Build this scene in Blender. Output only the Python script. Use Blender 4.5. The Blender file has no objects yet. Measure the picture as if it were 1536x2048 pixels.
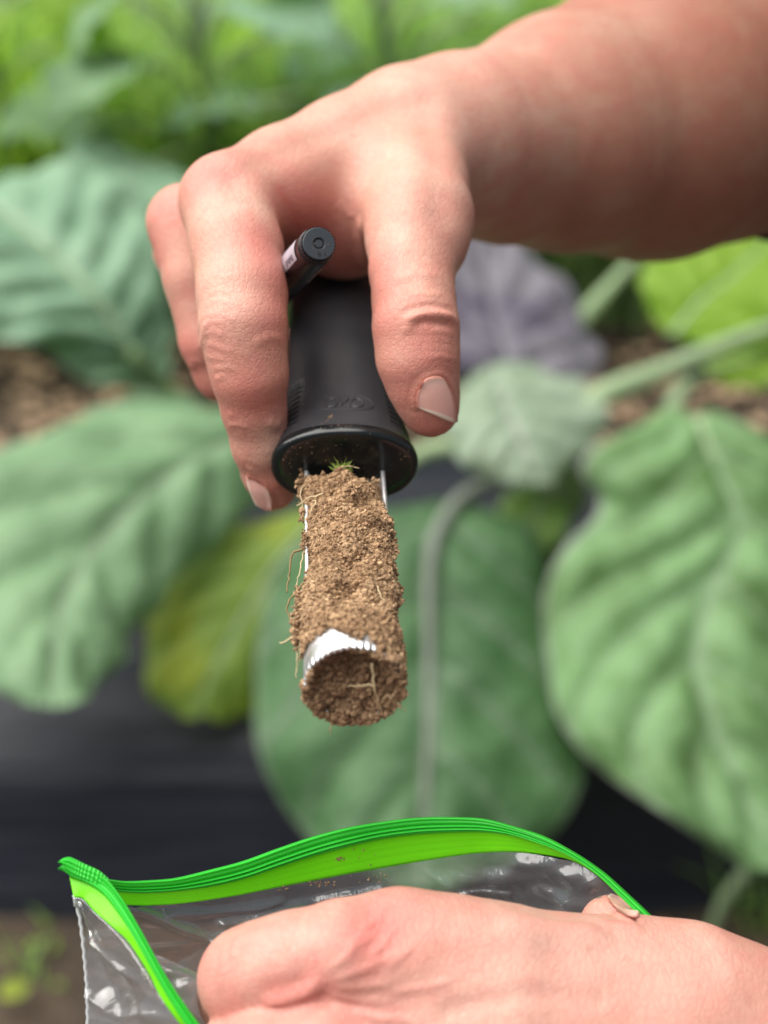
import bpy, bmesh, math, random
import numpy as np
from mathutils import Vector, Matrix, noise as mnoise

random.seed(4); rng = np.random.default_rng(4)
scene = bpy.context.scene
COL = scene.collection

# ------------------------------------------------------------------ camera
H_CAM, PITCH, TAN = 1.15, math.radians(35), 0.26      # TAN = half frame width at depth 1
CAM = np.array([0.0, 0.0, H_CAM])
FWD = np.array([0.0, math.cos(PITCH), -math.sin(PITCH)])
RGT = np.array([1.0, 0.0, 0.0])
UPV = np.array([0.0, math.sin(PITCH), math.cos(PITCH)])
cd = bpy.data.cameras.new('camera'); cam = bpy.data.objects.new('camera', cd); COL.objects.link(cam)
cam.location = CAM; cam.rotation_euler = (math.pi/2 - PITCH, 0, 0)
cd.sensor_fit = 'HORIZONTAL'; cd.sensor_width = 24.0; cd.lens = 12.0/TAN
cd.clip_start = 0.02; cd.clip_end = 200
cd.dof.use_dof = True; cd.dof.focus_distance = 0.358; cd.dof.aperture_fstop = 6.3
scene.camera = cam

# ------------------------------------------------------------------ light: bright overcast, soft sun from above
SUN_EL, SUN_AZ = math.radians(64), math.radians(282)    # azimuth clockwise from +Y (north)
w = bpy.data.worlds.new('World'); scene.world = w; w.use_nodes = True
nt = w.node_tree; bg = nt.nodes['Background']
sky = nt.nodes.new('ShaderNodeTexSky'); sky.sky_type = 'NISHITA'; sky.sun_disc = False
sky.sun_elevation = SUN_EL; sky.sun_rotation = SUN_AZ; sky.dust_density = 4.0; sky.ozone_density = 0.5
hs = nt.nodes.new('ShaderNodeHueSaturation'); hs.inputs['Saturation'].default_value = 0.22
nt.links.new(sky.outputs['Color'], hs.inputs['Color']); nt.links.new(hs.outputs['Color'], bg.inputs['Color'])
bg.inputs['Strength'].default_value = 0.06
sl = bpy.data.lights.new('sun', 'SUN'); sl.energy = 4.0; sl.angle = math.radians(75); sl.color = (1.0, 0.96, 0.9)
so = bpy.data.objects.new('sun', sl); COL.objects.link(so)
sdir = Vector((math.sin(SUN_AZ)*math.cos(SUN_EL), math.cos(SUN_AZ)*math.cos(SUN_EL), math.sin(SUN_EL)))
so.rotation_euler = sdir.to_track_quat('Z', 'Y').to_euler(); so.location = (0, -2, 5)
scene.view_settings.view_transform = 'Standard'; scene.view_settings.look = 'None'
scene.view_settings.gamma = 1.0; scene.view_settings.exposure = 0.68
scene.render.engine = 'CYCLES'
scene.cycles.max_bounces = 6; scene.cycles.diffuse_bounces = 3; scene.cycles.transparent_max_bounces = 12
scene.cycles.use_denoising = True

# ------------------------------------------------------------------ helpers
U1 = TAN/768.0                                         # metres per photo pixel at depth 1
def C3(px, py, d):                                      # camera-frame point (right, up, depth)
    return np.array([(px-768)*U1*d, -(py-1024)*U1*d, d])
def to_world(c):
    c = np.asarray(c, dtype=float)
    return CAM + c[..., 0:1]*RGT + c[..., 1:2]*UPV + c[..., 2:3]*FWD
def P(px, py, d): return to_world(C3(px, py, d))
def norm(v): v = np.asarray(v, float); return v/np.linalg.norm(v)

def new_mesh(name, verts, faces, smooth=True):
    me = bpy.data.meshes.new(name)
    me.from_pydata([tuple(map(float, v)) for v in verts], [], [tuple(map(int, f)) for f in faces]); me.update()
    if smooth: me.polygons.foreach_set('use_smooth', [True]*len(me.polygons))
    return me
def quad_mesh(name, V, F, smooth=True):                 # fast path, F (n,4) or (n,3) numpy
    me = bpy.data.meshes.new(name); n = F.shape[1]
    me.vertices.add(len(V)); me.vertices.foreach_set('co', np.asarray(V, np.float32).ravel())
    me.loops.add(F.size); me.loops.foreach_set('vertex_index', F.astype(np.int32).ravel())
    me.polygons.add(len(F)); me.polygons.foreach_set('loop_start', np.arange(0, F.size, n, dtype=np.int32))
    me.update(calc_edges=True); me.validate()
    me.polygons.foreach_set('use_smooth', np.full(len(me.polygons), smooth)); me.update()
    return me
def link(name, me, mat=None, parent=None, label=None, cat=None, group=None, kind=None):
    o = bpy.data.objects.new(name, me); COL.objects.link(o)
    if mat is not None and me is not None:
        for m in (mat if isinstance(mat, (list, tuple)) else [mat]):
            if m.name not in [x.name for x in me.materials if x]: me.materials.append(m)
    if parent is not None:
        o.parent = parent; o.location = -Vector(parent.location) if parent.parent is None else -Vector(parent.matrix_basis.translation) - Vector((0, 0, 0))
        # meshes are built in world coordinates: undo the ancestors' offsets
        off = Vector((0, 0, 0)); p = parent
        while p is not None: off += p.location; p = p.parent
        o.location = -off
    if label: o['label'] = label
    if cat: o['category'] = cat
    if group: o['group'] = group
    if kind: o['kind'] = kind
    return o
def root(name, loc, label, cat, group=None):
    o = bpy.data.objects.new(name, None); COL.objects.link(o); o.location = tuple(map(float, loc))
    o.empty_display_size = 0.02; o['label'] = label; o['category'] = cat
    if group: o['group'] = group
    return o
def crom(pts, n):                                       # Catmull-Rom through pts (k, m), n samples
    p = np.asarray(pts, float); k = len(p)
    ext = np.vstack([2*p[0]-p[1], p, 2*p[-1]-p[-2]])
    seg = np.concatenate([[0], np.cumsum(np.maximum(np.linalg.norm(np.diff(p[:, :min(3, p.shape[1])], axis=0), axis=1), 1e-9))])
    t = np.linspace(0, seg[-1], n); i = np.clip(np.searchsorted(seg, t, 'right')-1, 0, k-2)
    f = ((t-seg[i])/(seg[i+1]-seg[i]))[:, None]
    a, b, c, d = ext[i], ext[i+1], ext[i+2], ext[i+3]
    return 0.5*((2*b)+(-a+c)*f+(2*a-5*b+4*c-d)*f*f+(-a+3*b-3*c+d)*f**3)
def crom_u(pts, n):                                     # same, uniform parameter (keeps stations of paired curves together)
    p = np.asarray(pts, float); k = len(p)
    ext = np.vstack([2*p[0]-p[1], p, 2*p[-1]-p[-2]])
    t = np.linspace(0, k-1, n); i = np.clip(t.astype(int), 0, k-2); f = (t-i)[:, None]
    a, b, c, d = ext[i], ext[i+1], ext[i+2], ext[i+3]
    return 0.5*((2*b)+(-a+c)*f+(2*a-5*b+4*c-d)*f*f+(-a+3*b-3*c+d)*f**3)
def grid_faces(nu, nv, wrap_v=False):
    i, j = np.meshgrid(np.arange(nu-1), np.arange(nv if wrap_v else nv-1), indexing='ij'); j2 = (j+1) % nv
    return np.stack([i*nv+j, i*nv+j2, (i+1)*nv+j2, (i+1)*nv+j], -1).reshape(-1, 4)
def set_uv(me, uv):                                     # per-vertex uv (n,2)
    l = me.uv_layers.new(name='UVMap'); vi = np.empty(len(me.loops), np.int32); me.loops.foreach_get('vertex_index', vi)
    l.data.foreach_set('uv', np.asarray(uv, np.float32)[vi].ravel())
def set_attr(me, name, vals):
    a = me.attributes.new(name, 'FLOAT', 'POINT'); a.data.foreach_set('value', np.asarray(vals, np.float32))
def tube_mesh(name, pts, radii, sides=8, caps=True):
    p = np.asarray(pts, float); n = len(p); r = np.broadcast_to(np.asarray(radii, float), (n,))
    T = np.gradient(p, axis=0); T /= np.linalg.norm(T, axis=1)[:, None]+1e-12
    ref = np.array([0.3, 0.2, 1.0]); N = np.cross(T, ref); N /= np.linalg.norm(N, axis=1)[:, None]+1e-9; B = np.cross(T, N)
    a = np.linspace(0, 2*math.pi, sides, endpoint=False)
    V = p[:, None, :] + r[:, None, None]*(np.cos(a)[None, :, None]*N[:, None, :]+np.sin(a)[None, :, None]*B[:, None, :])
    F = [tuple(f) for f in grid_faces(n, sides, True)]
    if caps: F += [tuple(range(sides))[::-1], tuple((n-1)*sides+k for k in range(sides))]
    return new_mesh(name, V.reshape(-1, 3), F)

# vectorised value noise (numpy) for relief
_perm = rng.permutation(256).astype(np.int64); _val = rng.random(256)*2-1
def vnoise(p):
    p = np.asarray(p, float); i = np.floor(p).astype(np.int64); f = p-i; f = f*f*f*(f*(f*6-15)+10); out = 0
    for dx in (0, 1):
        for dy in (0, 1):
            for dz in (0, 1):
                h = _perm[(_perm[(_perm[(i[..., 0]+dx) & 255]+i[..., 1]+dy) & 255]+i[..., 2]+dz) & 255]
                w_ = (f[..., 0] if dx else 1-f[..., 0])*(f[..., 1] if dy else 1-f[..., 1])*(f[..., 2] if dz else 1-f[..., 2])
                out = out+w_*_val[h]
    return out
def fbm(p, o=4):
    s = 0; a = 1.0
    for _ in range(o): s = s+a*vnoise(p); p = np.asarray(p)*2.03+7.1; a *= 0.5
    return s

# ------------------------------------------------------------------ materials
def mat_new(name):
    m = bpy.data.materials.new(name); m.use_nodes = True
    return m, m.node_tree, m.node_tree.nodes['Principled BSDF']
def nd(t, kind, **kw):
    n = t.nodes.new(kind)
    for k, v in kw.items():
        if k in n.inputs.keys() if isinstance(k, str) else False: n.inputs[k].default_value = v
        else: setattr(n, k, v)
    return n
def ramp(t, fac, stops):
    r = t.nodes.new('ShaderNodeValToRGB'); t.links.new(fac, r.inputs['Fac']); e = r.color_ramp.elements
    while len(e) > len(stops): e.remove(e[-1])
    while len(e) < len(stops): e.new(0.5)
    for q, (pos, col) in zip(e, stops): q.position = pos; q.color = (*col, 1) if len(col) == 3 else col
    return r.outputs['Color']
def noise_tex(t, scale, detail=4, rough=0.55, vec=None, dist=0):
    n = t.nodes.new('ShaderNodeTexNoise'); n.inputs['Scale'].default_value = scale; n.inputs['Detail'].default_value = detail
    n.inputs['Roughness'].default_value = rough; n.inputs['Distortion'].default_value = dist
    if vec is not None: t.links.new(vec, n.inputs['Vector'])
    return n.outputs['Fac']
def obj_co(t): return t.nodes.new('ShaderNodeTexCoord').outputs['Object']
def mixc(t, fac, a, b, mode='MIX'):
    n = t.nodes.new('ShaderNodeMix'); n.data_type = 'RGBA'; n.blend_type = mode
    for s, v in ((n.inputs[0], fac), (n.inputs[6], a), (n.inputs[7], b)):
        if isinstance(v, bpy.types.NodeSocket): t.links.new(v, s)
        else: s.default_value = v if not isinstance(v, tuple) else ((*v, 1) if len(v) == 3 else v)
    return n.outputs[2]
def math_n(t, op, a, b=None, c=None, clamp=False):
    n = t.nodes.new('ShaderNodeMath'); n.operation = op; n.use_clamp = clamp
    for s, v in zip(n.inputs, (a, b, c)):
        if v is None: continue
        if isinstance(v, bpy.types.NodeSocket): t.links.new(v, s)
        else: s.default_value = v
    return n.outputs[0]
def bump(t, height, strength, dist, bsdf, prev=None):
    b = t.nodes.new('ShaderNodeBump'); b.inputs['Strength'].default_value = strength; b.inputs['Distance'].default_value = dist
    t.links.new(height, b.inputs['Height'])
    if prev is not None: t.links.new(prev, b.inputs['Normal'])
    t.links.new(b.outputs['Normal'], bsdf.inputs['Normal']); return b.outputs['Normal']

def skin_material(name, tone, red, pale):
    m, t, b = mat_new(name); co = obj_co(t)
    n1 = noise_tex(t, 45, 5, 0.6, co); n2 = noise_tex(t, 160, 4, 0.6, co); n3 = noise_tex(t, 700, 3, 0.6, co)
    c = ramp(t, n1, [(0.28, tuple(x*y for x, y in zip(tone, (0.93, 0.84, 0.82)))), (0.5, tone), (0.70, pale)])
    c = mixc(t, math_n(t, 'MULTIPLY', ramp(t, n2, [(0.45, (0, 0, 0)), (0.72, (1, 1, 1))]), 0.42), c, red)
    at = t.nodes.new('ShaderNodeAttribute'); at.attribute_name = 'red'
    c = mixc(t, math_n(t, 'MINIMUM', at.outputs['Fac'], 1.0), c, red)
    ap = t.nodes.new('ShaderNodeAttribute'); ap.attribute_name = 'pale'
    c = mixc(t, math_n(t, 'MINIMUM', ap.outputs['Fac'], 1.0), c, pale)
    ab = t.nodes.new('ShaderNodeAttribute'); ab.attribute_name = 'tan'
    c = mixc(t, math_n(t, 'MINIMUM', ab.outputs['Fac'], 1.0), c, mixc(t, 1.0, c, (0.50, 0.40, 0.31), 'MULTIPLY'))  # multiplies in suntan plus painted forearm shade
    # freckles
    v = t.nodes.new('ShaderNodeTexVoronoi'); v.inputs['Scale'].default_value = 130; t.links.new(co, v.inputs['Vector'])
    fr = ramp(t, v.outputs['Distance'], [(0.05, (1, 1, 1)), (0.14, (0, 0, 0))])
    fr = math_n(t, 'MULTIPLY', fr, math_n(t, 'MULTIPLY', ramp(t, noise_tex(t, 60, 2, 0.5, co), [(0.5, (0, 0, 0)), (0.62, (1, 1, 1))]), 0.45))
    c = mixc(t, fr, c, tuple(x*y for x, y in zip(tone, (0.72, 0.55, 0.5))))
    t.links.new(c, b.inputs['Base Color'])
    b.inputs['Subsurface Weight'].default_value = 0.12; b.inputs['Subsurface Radius'].default_value = (1.0, 0.35, 0.2)
    b.inputs['Subsurface Scale'].default_value = 0.0035
    t.links.new(ramp(t, n3, [(0.3, (0.42,)*3), (0.7, (0.6,)*3)]), b.inputs['Roughness'])
    b.inputs['Specular IOR Level'].default_value = 0.42
    # pores and fine crossing lines
    v2 = t.nodes.new('ShaderNodeTexVoronoi'); v2.feature = 'DISTANCE_TO_EDGE'; v2.inputs['Scale'].default_value = 950
    mp = t.nodes.new('ShaderNodeMapping'); mp.inputs['Scale'].default_value = (1.0, 0.55, 1.25); mp.inputs['Rotation'].default_value = (0.3, 0.5, 0.6)
    t.links.new(co, mp.inputs['Vector']); t.links.new(mp.outputs['Vector'], v2.inputs['Vector'])
    e = math_n(t, 'MINIMUM', v2.outputs['Distance'], 0.12)
    v3 = t.nodes.new('ShaderNodeTexVoronoi'); v3.feature = 'DISTANCE_TO_EDGE'; v3.inputs['Scale'].default_value = 520
    mp3 = t.nodes.new('ShaderNodeMapping'); mp3.inputs['Scale'].default_value = (1.0, 0.45, 1.1); mp3.inputs['Rotation'].default_value = (0.2, 0.9, 0.4); t.links.new(co, mp3.inputs['Vector']); t.links.new(mp3.outputs['Vector'], v3.inputs['Vector'])
    e3 = math_n(t, 'MINIMUM', v3.outputs['Distance'], 0.10)
    c2 = mixc(t, math_n(t, 'MULTIPLY', ramp(t, e3, [(0.0, (1, 1, 1)), (0.09, (0, 0, 0))]), 0.17), c, tuple(x*0.72 for x in red)); t.links.new(c2, b.inputs['Base Color'])
    e = math_n(t, 'ADD', e, math_n(t, 'MULTIPLY', e3, 1.0))
    nb = bump(t, e, 0.36, 0.0016, b)
    nb = bump(t, n3, 0.15, 0.0005, b, nb)
    bump(t, n2, 0.14, 0.0014, b, nb)
    return m
M = {}
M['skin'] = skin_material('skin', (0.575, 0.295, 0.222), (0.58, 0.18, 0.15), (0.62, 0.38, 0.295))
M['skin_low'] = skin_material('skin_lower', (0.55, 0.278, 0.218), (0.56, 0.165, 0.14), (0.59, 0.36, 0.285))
def simple(name, col, rough=0.5, metal=0.0, spec=0.5, sss=0.0):
    m, t, b = mat_new(name); b.inputs['Base Color'].default_value = (*col, 1); b.inputs['Roughness'].default_value = rough
    b.inputs['Metallic'].default_value = metal; b.inputs['Specular IOR Level'].default_value = spec
    if sss: b.inputs['Subsurface Weight'].default_value = sss; b.inputs['Subsurface Scale'].default_value = 0.002
    return m
def nail_material(name, g):
    m, t, b = mat_new(name); uv = t.nodes.new('ShaderNodeTexCoord').outputs['UV']
    sp = t.nodes.new('ShaderNodeSeparateXYZ'); t.links.new(uv, sp.inputs[0]); v = sp.outputs['Y']
    c = ramp(t, v, [(0.0, (0.78, 0.56, 0.50)), (0.16, (0.78, 0.54, 0.48)), (0.24, (0.74, 0.46, 0.41)), (0.86, (0.72, 0.43, 0.38)), (0.915, (0.82, 0.74, 0.64)), (1.0, (0.80, 0.72, 0.6))])
    c = mixc(t, 1.0, c, (g, g*0.89, g*0.87), 'MULTIPLY'); n = noise_tex(t, 500, 3, 0.6, obj_co(t)); c = mixc(t, math_n(t, 'MULTIPLY', n, 0.25), c, (0.68*g, 0.49*g, 0.43*g))
    sd = math_n(t, 'ABSOLUTE', math_n(t, 'SUBTRACT', sp.outputs['X'], 0.5)); c = mixc(t, ramp(t, sd, [(0.36, (0, 0, 0)), (0.49, (1, 1, 1))]), c, (0.56, 0.24, 0.19)); c = mixc(t, ramp(t, v, [(0.0, (1, 1, 1)), (0.07, (0, 0, 0))]), c, (0.56, 0.26, 0.20)); t.links.new(c, b.inputs['Base Color'])
    b.inputs['Roughness'].default_value = 0.5; b.inputs['Specular IOR Level'].default_value = 0.35; b.inputs['Subsurface Weight'].default_value = 0.15; b.inputs['Subsurface Scale'].default_value = 0.002
    wv = t.nodes.new('ShaderNodeTexWave'); wv.inputs['Scale'].default_value = 9; wv.inputs['Distortion'].default_value = 1.0; t.links.new(uv, wv.inputs['Vector'])
    bump(t, wv.outputs['Fac'], 0.15, 0.0002, b); return m
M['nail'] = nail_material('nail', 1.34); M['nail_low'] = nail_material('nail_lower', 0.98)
def rubber():
    m, t, b = mat_new('handle_rubber'); co = obj_co(t)
    n = noise_tex(t, 90, 4, 0.6, co); sp = noise_tex(t, 1900, 2, 0.6, co)
    c = ramp(t, n, [(0.3, (0.024, 0.025, 0.030)), (0.75, (0.040, 0.040, 0.046))])
    # settled soil dust near the rim: fine specks
    v = t.nodes.new('ShaderNodeTexVoronoi'); v.inputs['Scale'].default_value = 900; t.links.new(co, v.inputs['Vector'])
    dust = math_n(t, 'MULTIPLY', ramp(t, v.outputs['Distance'], [(0.06, (1, 1, 1)), (0.16, (0, 0, 0))]), ramp(t, noise_tex(t, 220, 3, 0.6, co), [(0.56, (0, 0, 0)), (0.68, (1, 1, 1))]))
    c = mixc(t, math_n(t, 'MULTIPLY', dust, 0.5), c, (0.30, 0.24, 0.17)); t.links.new(c, b.inputs['Base Color'])
    b.inputs['Roughness'].default_value = 0.46; bump(t, sp, 0.22, 0.0006, b); return m
M['rubber'] = rubber()
def glossblack():
    m, t, b = mat_new('gloss_plastic'); co = obj_co(t)
    v = t.nodes.new('ShaderNodeTexVoronoi'); v.inputs['Scale'].default_value = 620; t.links.new(co, v.inputs['Vector'])
    d = math_n(t, 'MULTIPLY', ramp(t, v.outputs['Distance'], [(0.05, (1, 1, 1)), (0.13, (0, 0, 0))]), ramp(t, noise_tex(t, 150, 3, 0.6, co), [(0.5, (0, 0, 0)), (0.6, (1, 1, 1))]))
    c = mixc(t, d, (0.007, 0.010, 0.011), (0.22, 0.18, 0.13)); t.links.new(c, b.inputs['Base Color'])
    b.inputs['Roughness'].default_value = 0.16; t.links.new(ramp(t, noise_tex(t, 120, 4, 0.6, co), [(0.35, (0.10,)*3), (0.7, (0.28,)*3)]), b.inputs['Roughness']); return m
M['gloss'] = glossblack()
M['emboss'] = simple('handle_emblem', (0.045, 0.045, 0.05), 0.22)
def steel():
    m, t, b = mat_new('steel'); co = obj_co(t)
    b.inputs['Metallic'].default_value = 1.0; b.inputs['Base Color'].default_value = (0.86, 0.87, 0.88, 1)
    v = t.nodes.new('ShaderNodeTexVoronoi'); v.inputs['Scale'].default_value = 700; t.links.new(co, v.inputs['Vector'])
    d = math_n(t, 'MULTIPLY', ramp(t, v.outputs['Distance'], [(0.12, (1, 1, 1)), (0.24, (0, 0, 0))]), ramp(t, noise_tex(t, 300, 3, 0.6, co), [(0.52, (0, 0, 0)), (0.6, (1, 1, 1))]))
    t.links.new(mixc(t, d, (0.86, 0.87, 0.88), (0.10, 0.06, 0.035)), b.inputs['Base Color'])
    t.links.new(math_n(t, 'SUBTRACT', 1.0, d), b.inputs['Metallic'])
    t.links.new(ramp(t, noise_tex(t, 260, 3, 0.6, co), [(0.3, (0.40,)*3), (0.7, (0.55,)*3)]), b.inputs['Roughness']); return m
M['steel'] = steel()
def soil_material():
    m, t, b = mat_new('soil'); co = obj_co(t); n = noise_tex(t, 120, 4, 0.6, co); n2 = noise_tex(t, 900, 4, 0.65, co)
    c = ramp(t, n, [(0.28, (0.30, 0.185, 0.105)), (0.5, (0.47, 0.31, 0.185)), (0.72, (0.59, 0.415, 0.26))])
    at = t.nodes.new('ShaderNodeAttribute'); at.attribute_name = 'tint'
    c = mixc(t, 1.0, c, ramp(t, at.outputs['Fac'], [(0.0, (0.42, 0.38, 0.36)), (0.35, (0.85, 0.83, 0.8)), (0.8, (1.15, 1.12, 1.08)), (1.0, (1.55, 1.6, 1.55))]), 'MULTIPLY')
    c = mixc(t, math_n(t, 'MULTIPLY', n2, 0.6), c, (0.25, 0.155, 0.09)); t.links.new(c, b.inputs['Base Color'])
    b.inputs['Roughness'].default_value = 0.95; b.inputs['Specular IOR Level'].default_value = 0.15
    bump(t, n2, 0.9, 0.0012, b); return m
M['soil'] = soil_material()
M['root'] = simple('root_fibre', (0.55, 0.43, 0.25), 0.7)
M['root_dark'] = simple('root_fibre_dark', (0.22, 0.16, 0.07), 0.8)
M['moss'] = simple('moss', (0.22, 0.30, 0.05), 0.7)
M['sleeve'] = simple('sleeve_cloth', (0.035, 0.015, 0.014), 0.9)
M['marker'] = simple('marker_black', (0.008, 0.009, 0.013), 0.22)
M['marker_end'] = simple('marker_end_grey', (0.035, 0.043, 0.052), 0.42)
M['marker_dark'] = simple('marker_recess', (0.004, 0.004, 0.005), 0.6)
M['label'] = simple('marker_label', (0.50, 0.47, 0.54), 0.35)
M['print'] = simple('marker_print', (0.05, 0.04, 0.07), 0.5)
M['print_white'] = simple('marker_lettering', (0.5, 0.5, 0.5), 0.5)
M['bag_print'] = simple('bag_print_white', (0.85, 0.85, 0.85), 0.5)
def bag_green(name, col, alpha, trans):
    m, t, b = mat_new(name); b.inputs['Base Color'].default_value = (*col, 1); b.inputs['Roughness'].default_value = 0.3
    out = t.nodes['Material Output']; tr = t.nodes.new('ShaderNodeBsdfTranslucent'); tr.inputs['Color'].default_value = (*[min(1, c*1.25) for c in col], 1)
    mx = t.nodes.new('ShaderNodeMixShader'); mx.inputs[0].default_value = trans
    t.links.new(b.outputs[0], mx.inputs[1]); t.links.new(tr.outputs[0], mx.inputs[2])
    tp = t.nodes.new('ShaderNodeBsdfTransparent'); tp.inputs['Color'].default_value = (0.8, 1.0, 0.7, 1)
    m2 = t.nodes.new('ShaderNodeMixShader'); m2.inputs[0].default_value = 1-alpha
    t.links.new(mx.outputs[0], m2.inputs[1]); t.links.new(tp.outputs[0], m2.inputs[2]); t.links.new(m2.outputs[0], out.inputs['Surface'])
    return m
M['zip'] = bag_green('zip_green', (0.05, 0.66, 0.06), 1.0, 0.32)
M['lime'] = bag_green('lime_film', (0.27, 0.95, 0.02), 0.95, 0.42)
def film():
    m, t, b = mat_new('clear_film'); out = t.nodes['Material Output']; t.nodes.remove(b); co = obj_co(t)
    tp = t.nodes.new('ShaderNodeBsdfTransparent'); tp.inputs['Color'].default_value = (0.95, 0.96, 0.97, 1)
    gl = t.nodes.new('ShaderNodeBsdfGlossy'); gl.inputs['Roughness'].default_value = 0.17; gl.inputs['Color'].default_value = (1, 1, 1, 1)
    df = t.nodes.new('ShaderNodeBsdfDiffuse'); df.inputs['Color'].default_value = (0.72, 0.76, 0.82, 1)
    lw = t.nodes.new('ShaderNodeFresnel'); lw.inputs['IOR'].default_value = 1.5
    bm = t.nodes.new('ShaderNodeBump'); bm.inputs['Strength'].default_value = 0.35; bm.inputs['Distance'].default_value = 0.003
    t.links.new(noise_tex(t, 70, 4, 0.5, co, 1.2), bm.inputs['Height'])
    t.links.new(bm.outputs['Normal'], gl.inputs['Normal']); t.links.new(bm.outputs['Normal'], lw.inputs['Normal'])
    m1 = t.nodes.new('ShaderNodeMixShader'); m1.inputs[0].default_value = 0.085
    t.links.new(tp.outputs[0], m1.inputs[1]); t.links.new(df.outputs[0], m1.inputs[2])
    m2 = t.nodes.new('ShaderNodeMixShader'); t.links.new(math_n(t, 'MULTIPLY', lw.outputs[0], 2.0, clamp=True), m2.inputs[0])
    t.links.new(m1.outputs[0], m2.inputs[1]); t.links.new(gl.outputs[0], m2.inputs[2]); t.links.new(m2.outputs[0], out.inputs['Surface'])
    return m
M['film'] = film()
M['seam'] = simple('bag_seam', (0.5, 0.52, 0.53), 0.3)

def leaf_material(name, dark, light, vein, rib, yellow=None, edge=None, patch=(0.35, 0.66, 18), vein_mix=0.45, trans=0.22, rough=0.5, veins=6.0):
    m, t, b = mat_new(name); tc = t.nodes.new('ShaderNodeTexCoord'); sp = t.nodes.new('ShaderNodeSeparateXYZ'); t.links.new(tc.outputs['UV'], sp.inputs[0])
    u, v = sp.outputs['X'], sp.outputs['Y']; av = math_n(t, 'ABSOLUTE', v)
    n = noise_tex(t, patch[2], 4, 0.55, tc.outputs['Object']); n2 = noise_tex(t, 70, 3, 0.55, tc.outputs['Object'])
    c = mixc(t, ramp(t, n, [(patch[0], (0, 0, 0)), (patch[1], (1, 1, 1))]), dark, light)
    c = mixc(t, math_n(t, 'MULTIPLY', n2, 0.35), c, tuple(x*1.25 for x in light))
    if yellow:
        c = mixc(t, ramp(t, noise_tex(t, 9, 2, 0.5, tc.outputs['Object']), [(0.42, (0, 0, 0)), (0.58, (1, 1, 1))]), c, yellow)
    ph = math_n(t, 'FRACT', math_n(t, 'MULTIPLY', math_n(t, 'SUBTRACT', u, math_n(t, 'MULTIPLY', av, 0.30)), veins))
    dv = math_n(t, 'ABSOLUTE', math_n(t, 'SUBTRACT', ph, 0.5))
    lat = ramp(t, dv, [(0.02, (1, 1, 1)), (0.10, (0, 0, 0))])
    lat = math_n(t, 'MULTIPLY', lat, vein_mix)
    c = mixc(t, lat, c, vein)
    mr = ramp(t, av, [(0.018, (1, 1, 1)), (0.055, (0, 0, 0))]); c = mixc(t, mr, c, rib)
    ed = ramp(t, av, [(0.955, (0, 0, 0)), (0.99, (1, 1, 1))]); c = mixc(t, math_n(t, 'MULTIPLY', ed, 0.6), c, edge or rib)
    t.links.new(c, b.inputs['Base Color']); b.inputs['Roughness'].default_value = rough; b.inputs['Specular IOR Level'].default_value = 0.28
    bump(t, n2, 0.4, 0.01, b)
    tr = t.nodes.new('ShaderNodeBsdfTranslucent'); t.links.new(mixc(t, 1.0, c, (1.5, 1.6, 0.6), 'MULTIPLY'), tr.inputs['Color'])
    mx = t.nodes.new('ShaderNodeMixShader'); mx.inputs[0].default_value = trans
    t.links.new(b.outputs[0], mx.inputs[1]); t.links.new(tr.outputs[0], mx.inputs[2]); t.links.new(mx.outputs[0], t.nodes['Material Output'].inputs['Surface'])
    return m
M['leaf_pale'] = leaf_material('leaf_pale_bluegreen', (0.12, 0.225, 0.11), (0.20, 0.335, 0.18), (0.23, 0.35, 0.21), (0.24, 0.34, 0.22))
M['leaf_mid'] = leaf_material('leaf_mid_green', (0.035, 0.095, 0.032), (0.075, 0.16, 0.065), (0.13, 0.20, 0.125), (0.15, 0.19, 0.14), patch=(0.4, 0.62, 12), vein_mix=0.6)
M['leaf_quilt'] = leaf_material('leaf_quilted', (0.055, 0.12, 0.025), (0.155, 0.285, 0.12), (0.23, 0.35, 0.20), (0.20, 0.31, 0.17), edge=(0.30, 0.25, 0.31), patch=(0.40, 0.60, 14), veins=6.5)
M['leaf_yellow'] = leaf_material('leaf_yellowing', (0.20, 0.32, 0.06), (0.29, 0.42, 0.09), (0.30, 0.42, 0.1), (0.30, 0.38, 0.12), yellow=(0.40, 0.46, 0.04), trans=0.4)
M['leaf_purple'] = leaf_material('leaf_purple', (0.05, 0.04, 0.07), (0.13, 0.125, 0.145), (0.14, 0.12, 0.165), (0.15, 0.15, 0.17), patch=(0.42, 0.6, 12), trans=0.08)
M['leaf_silver'] = leaf_material('leaf_silver_green', (0.19, 0.27, 0.18), (0.29, 0.37, 0.27), (0.32, 0.38, 0.3), (0.33, 0.36, 0.31))
M['leaf_blue'] = leaf_material('leaf_glaucous', (0.12, 0.24, 0.145), (0.24, 0.39, 0.26), (0.28, 0.42, 0.29), (0.30, 0.43, 0.30))
M['leaf_bright'] = leaf_material('leaf_bright_green', (0.17, 0.31, 0.02), (0.25, 0.42, 0.05), (0.28, 0.44, 0.08), (0.28, 0.44, 0.12), trans=0.45)
M['grass_far'] = leaf_material('grass_far', (0.28, 0.42, 0.18), (0.38, 0.52, 0.27), (0.38, 0.52, 0.3), (0.38, 0.52, 0.3), trans=0.45)
M['grass_bright'] = leaf_material('grass_bright', (0.26, 0.40, 0.09), (0.36, 0.52, 0.15), (0.36, 0.52, 0.15), (0.36, 0.52, 0.15), trans=0.5)
M['leaf_fresh'] = leaf_material('leaf_fresh_green', (0.22, 0.38, 0.10), (0.32, 0.50, 0.17), (0.36, 0.52, 0.22), (0.36, 0.5, 0.24), trans=0.45)
M['stem'] = simple('stem_pale', (0.24, 0.33, 0.18), 0.6)
M['stem_grey'] = simple('stem_lilac_grey', (0.16, 0.185, 0.15), 0.7)
M['stem_dark'] = simple('stem_green', (0.12, 0.2, 0.08), 0.5)

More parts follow.
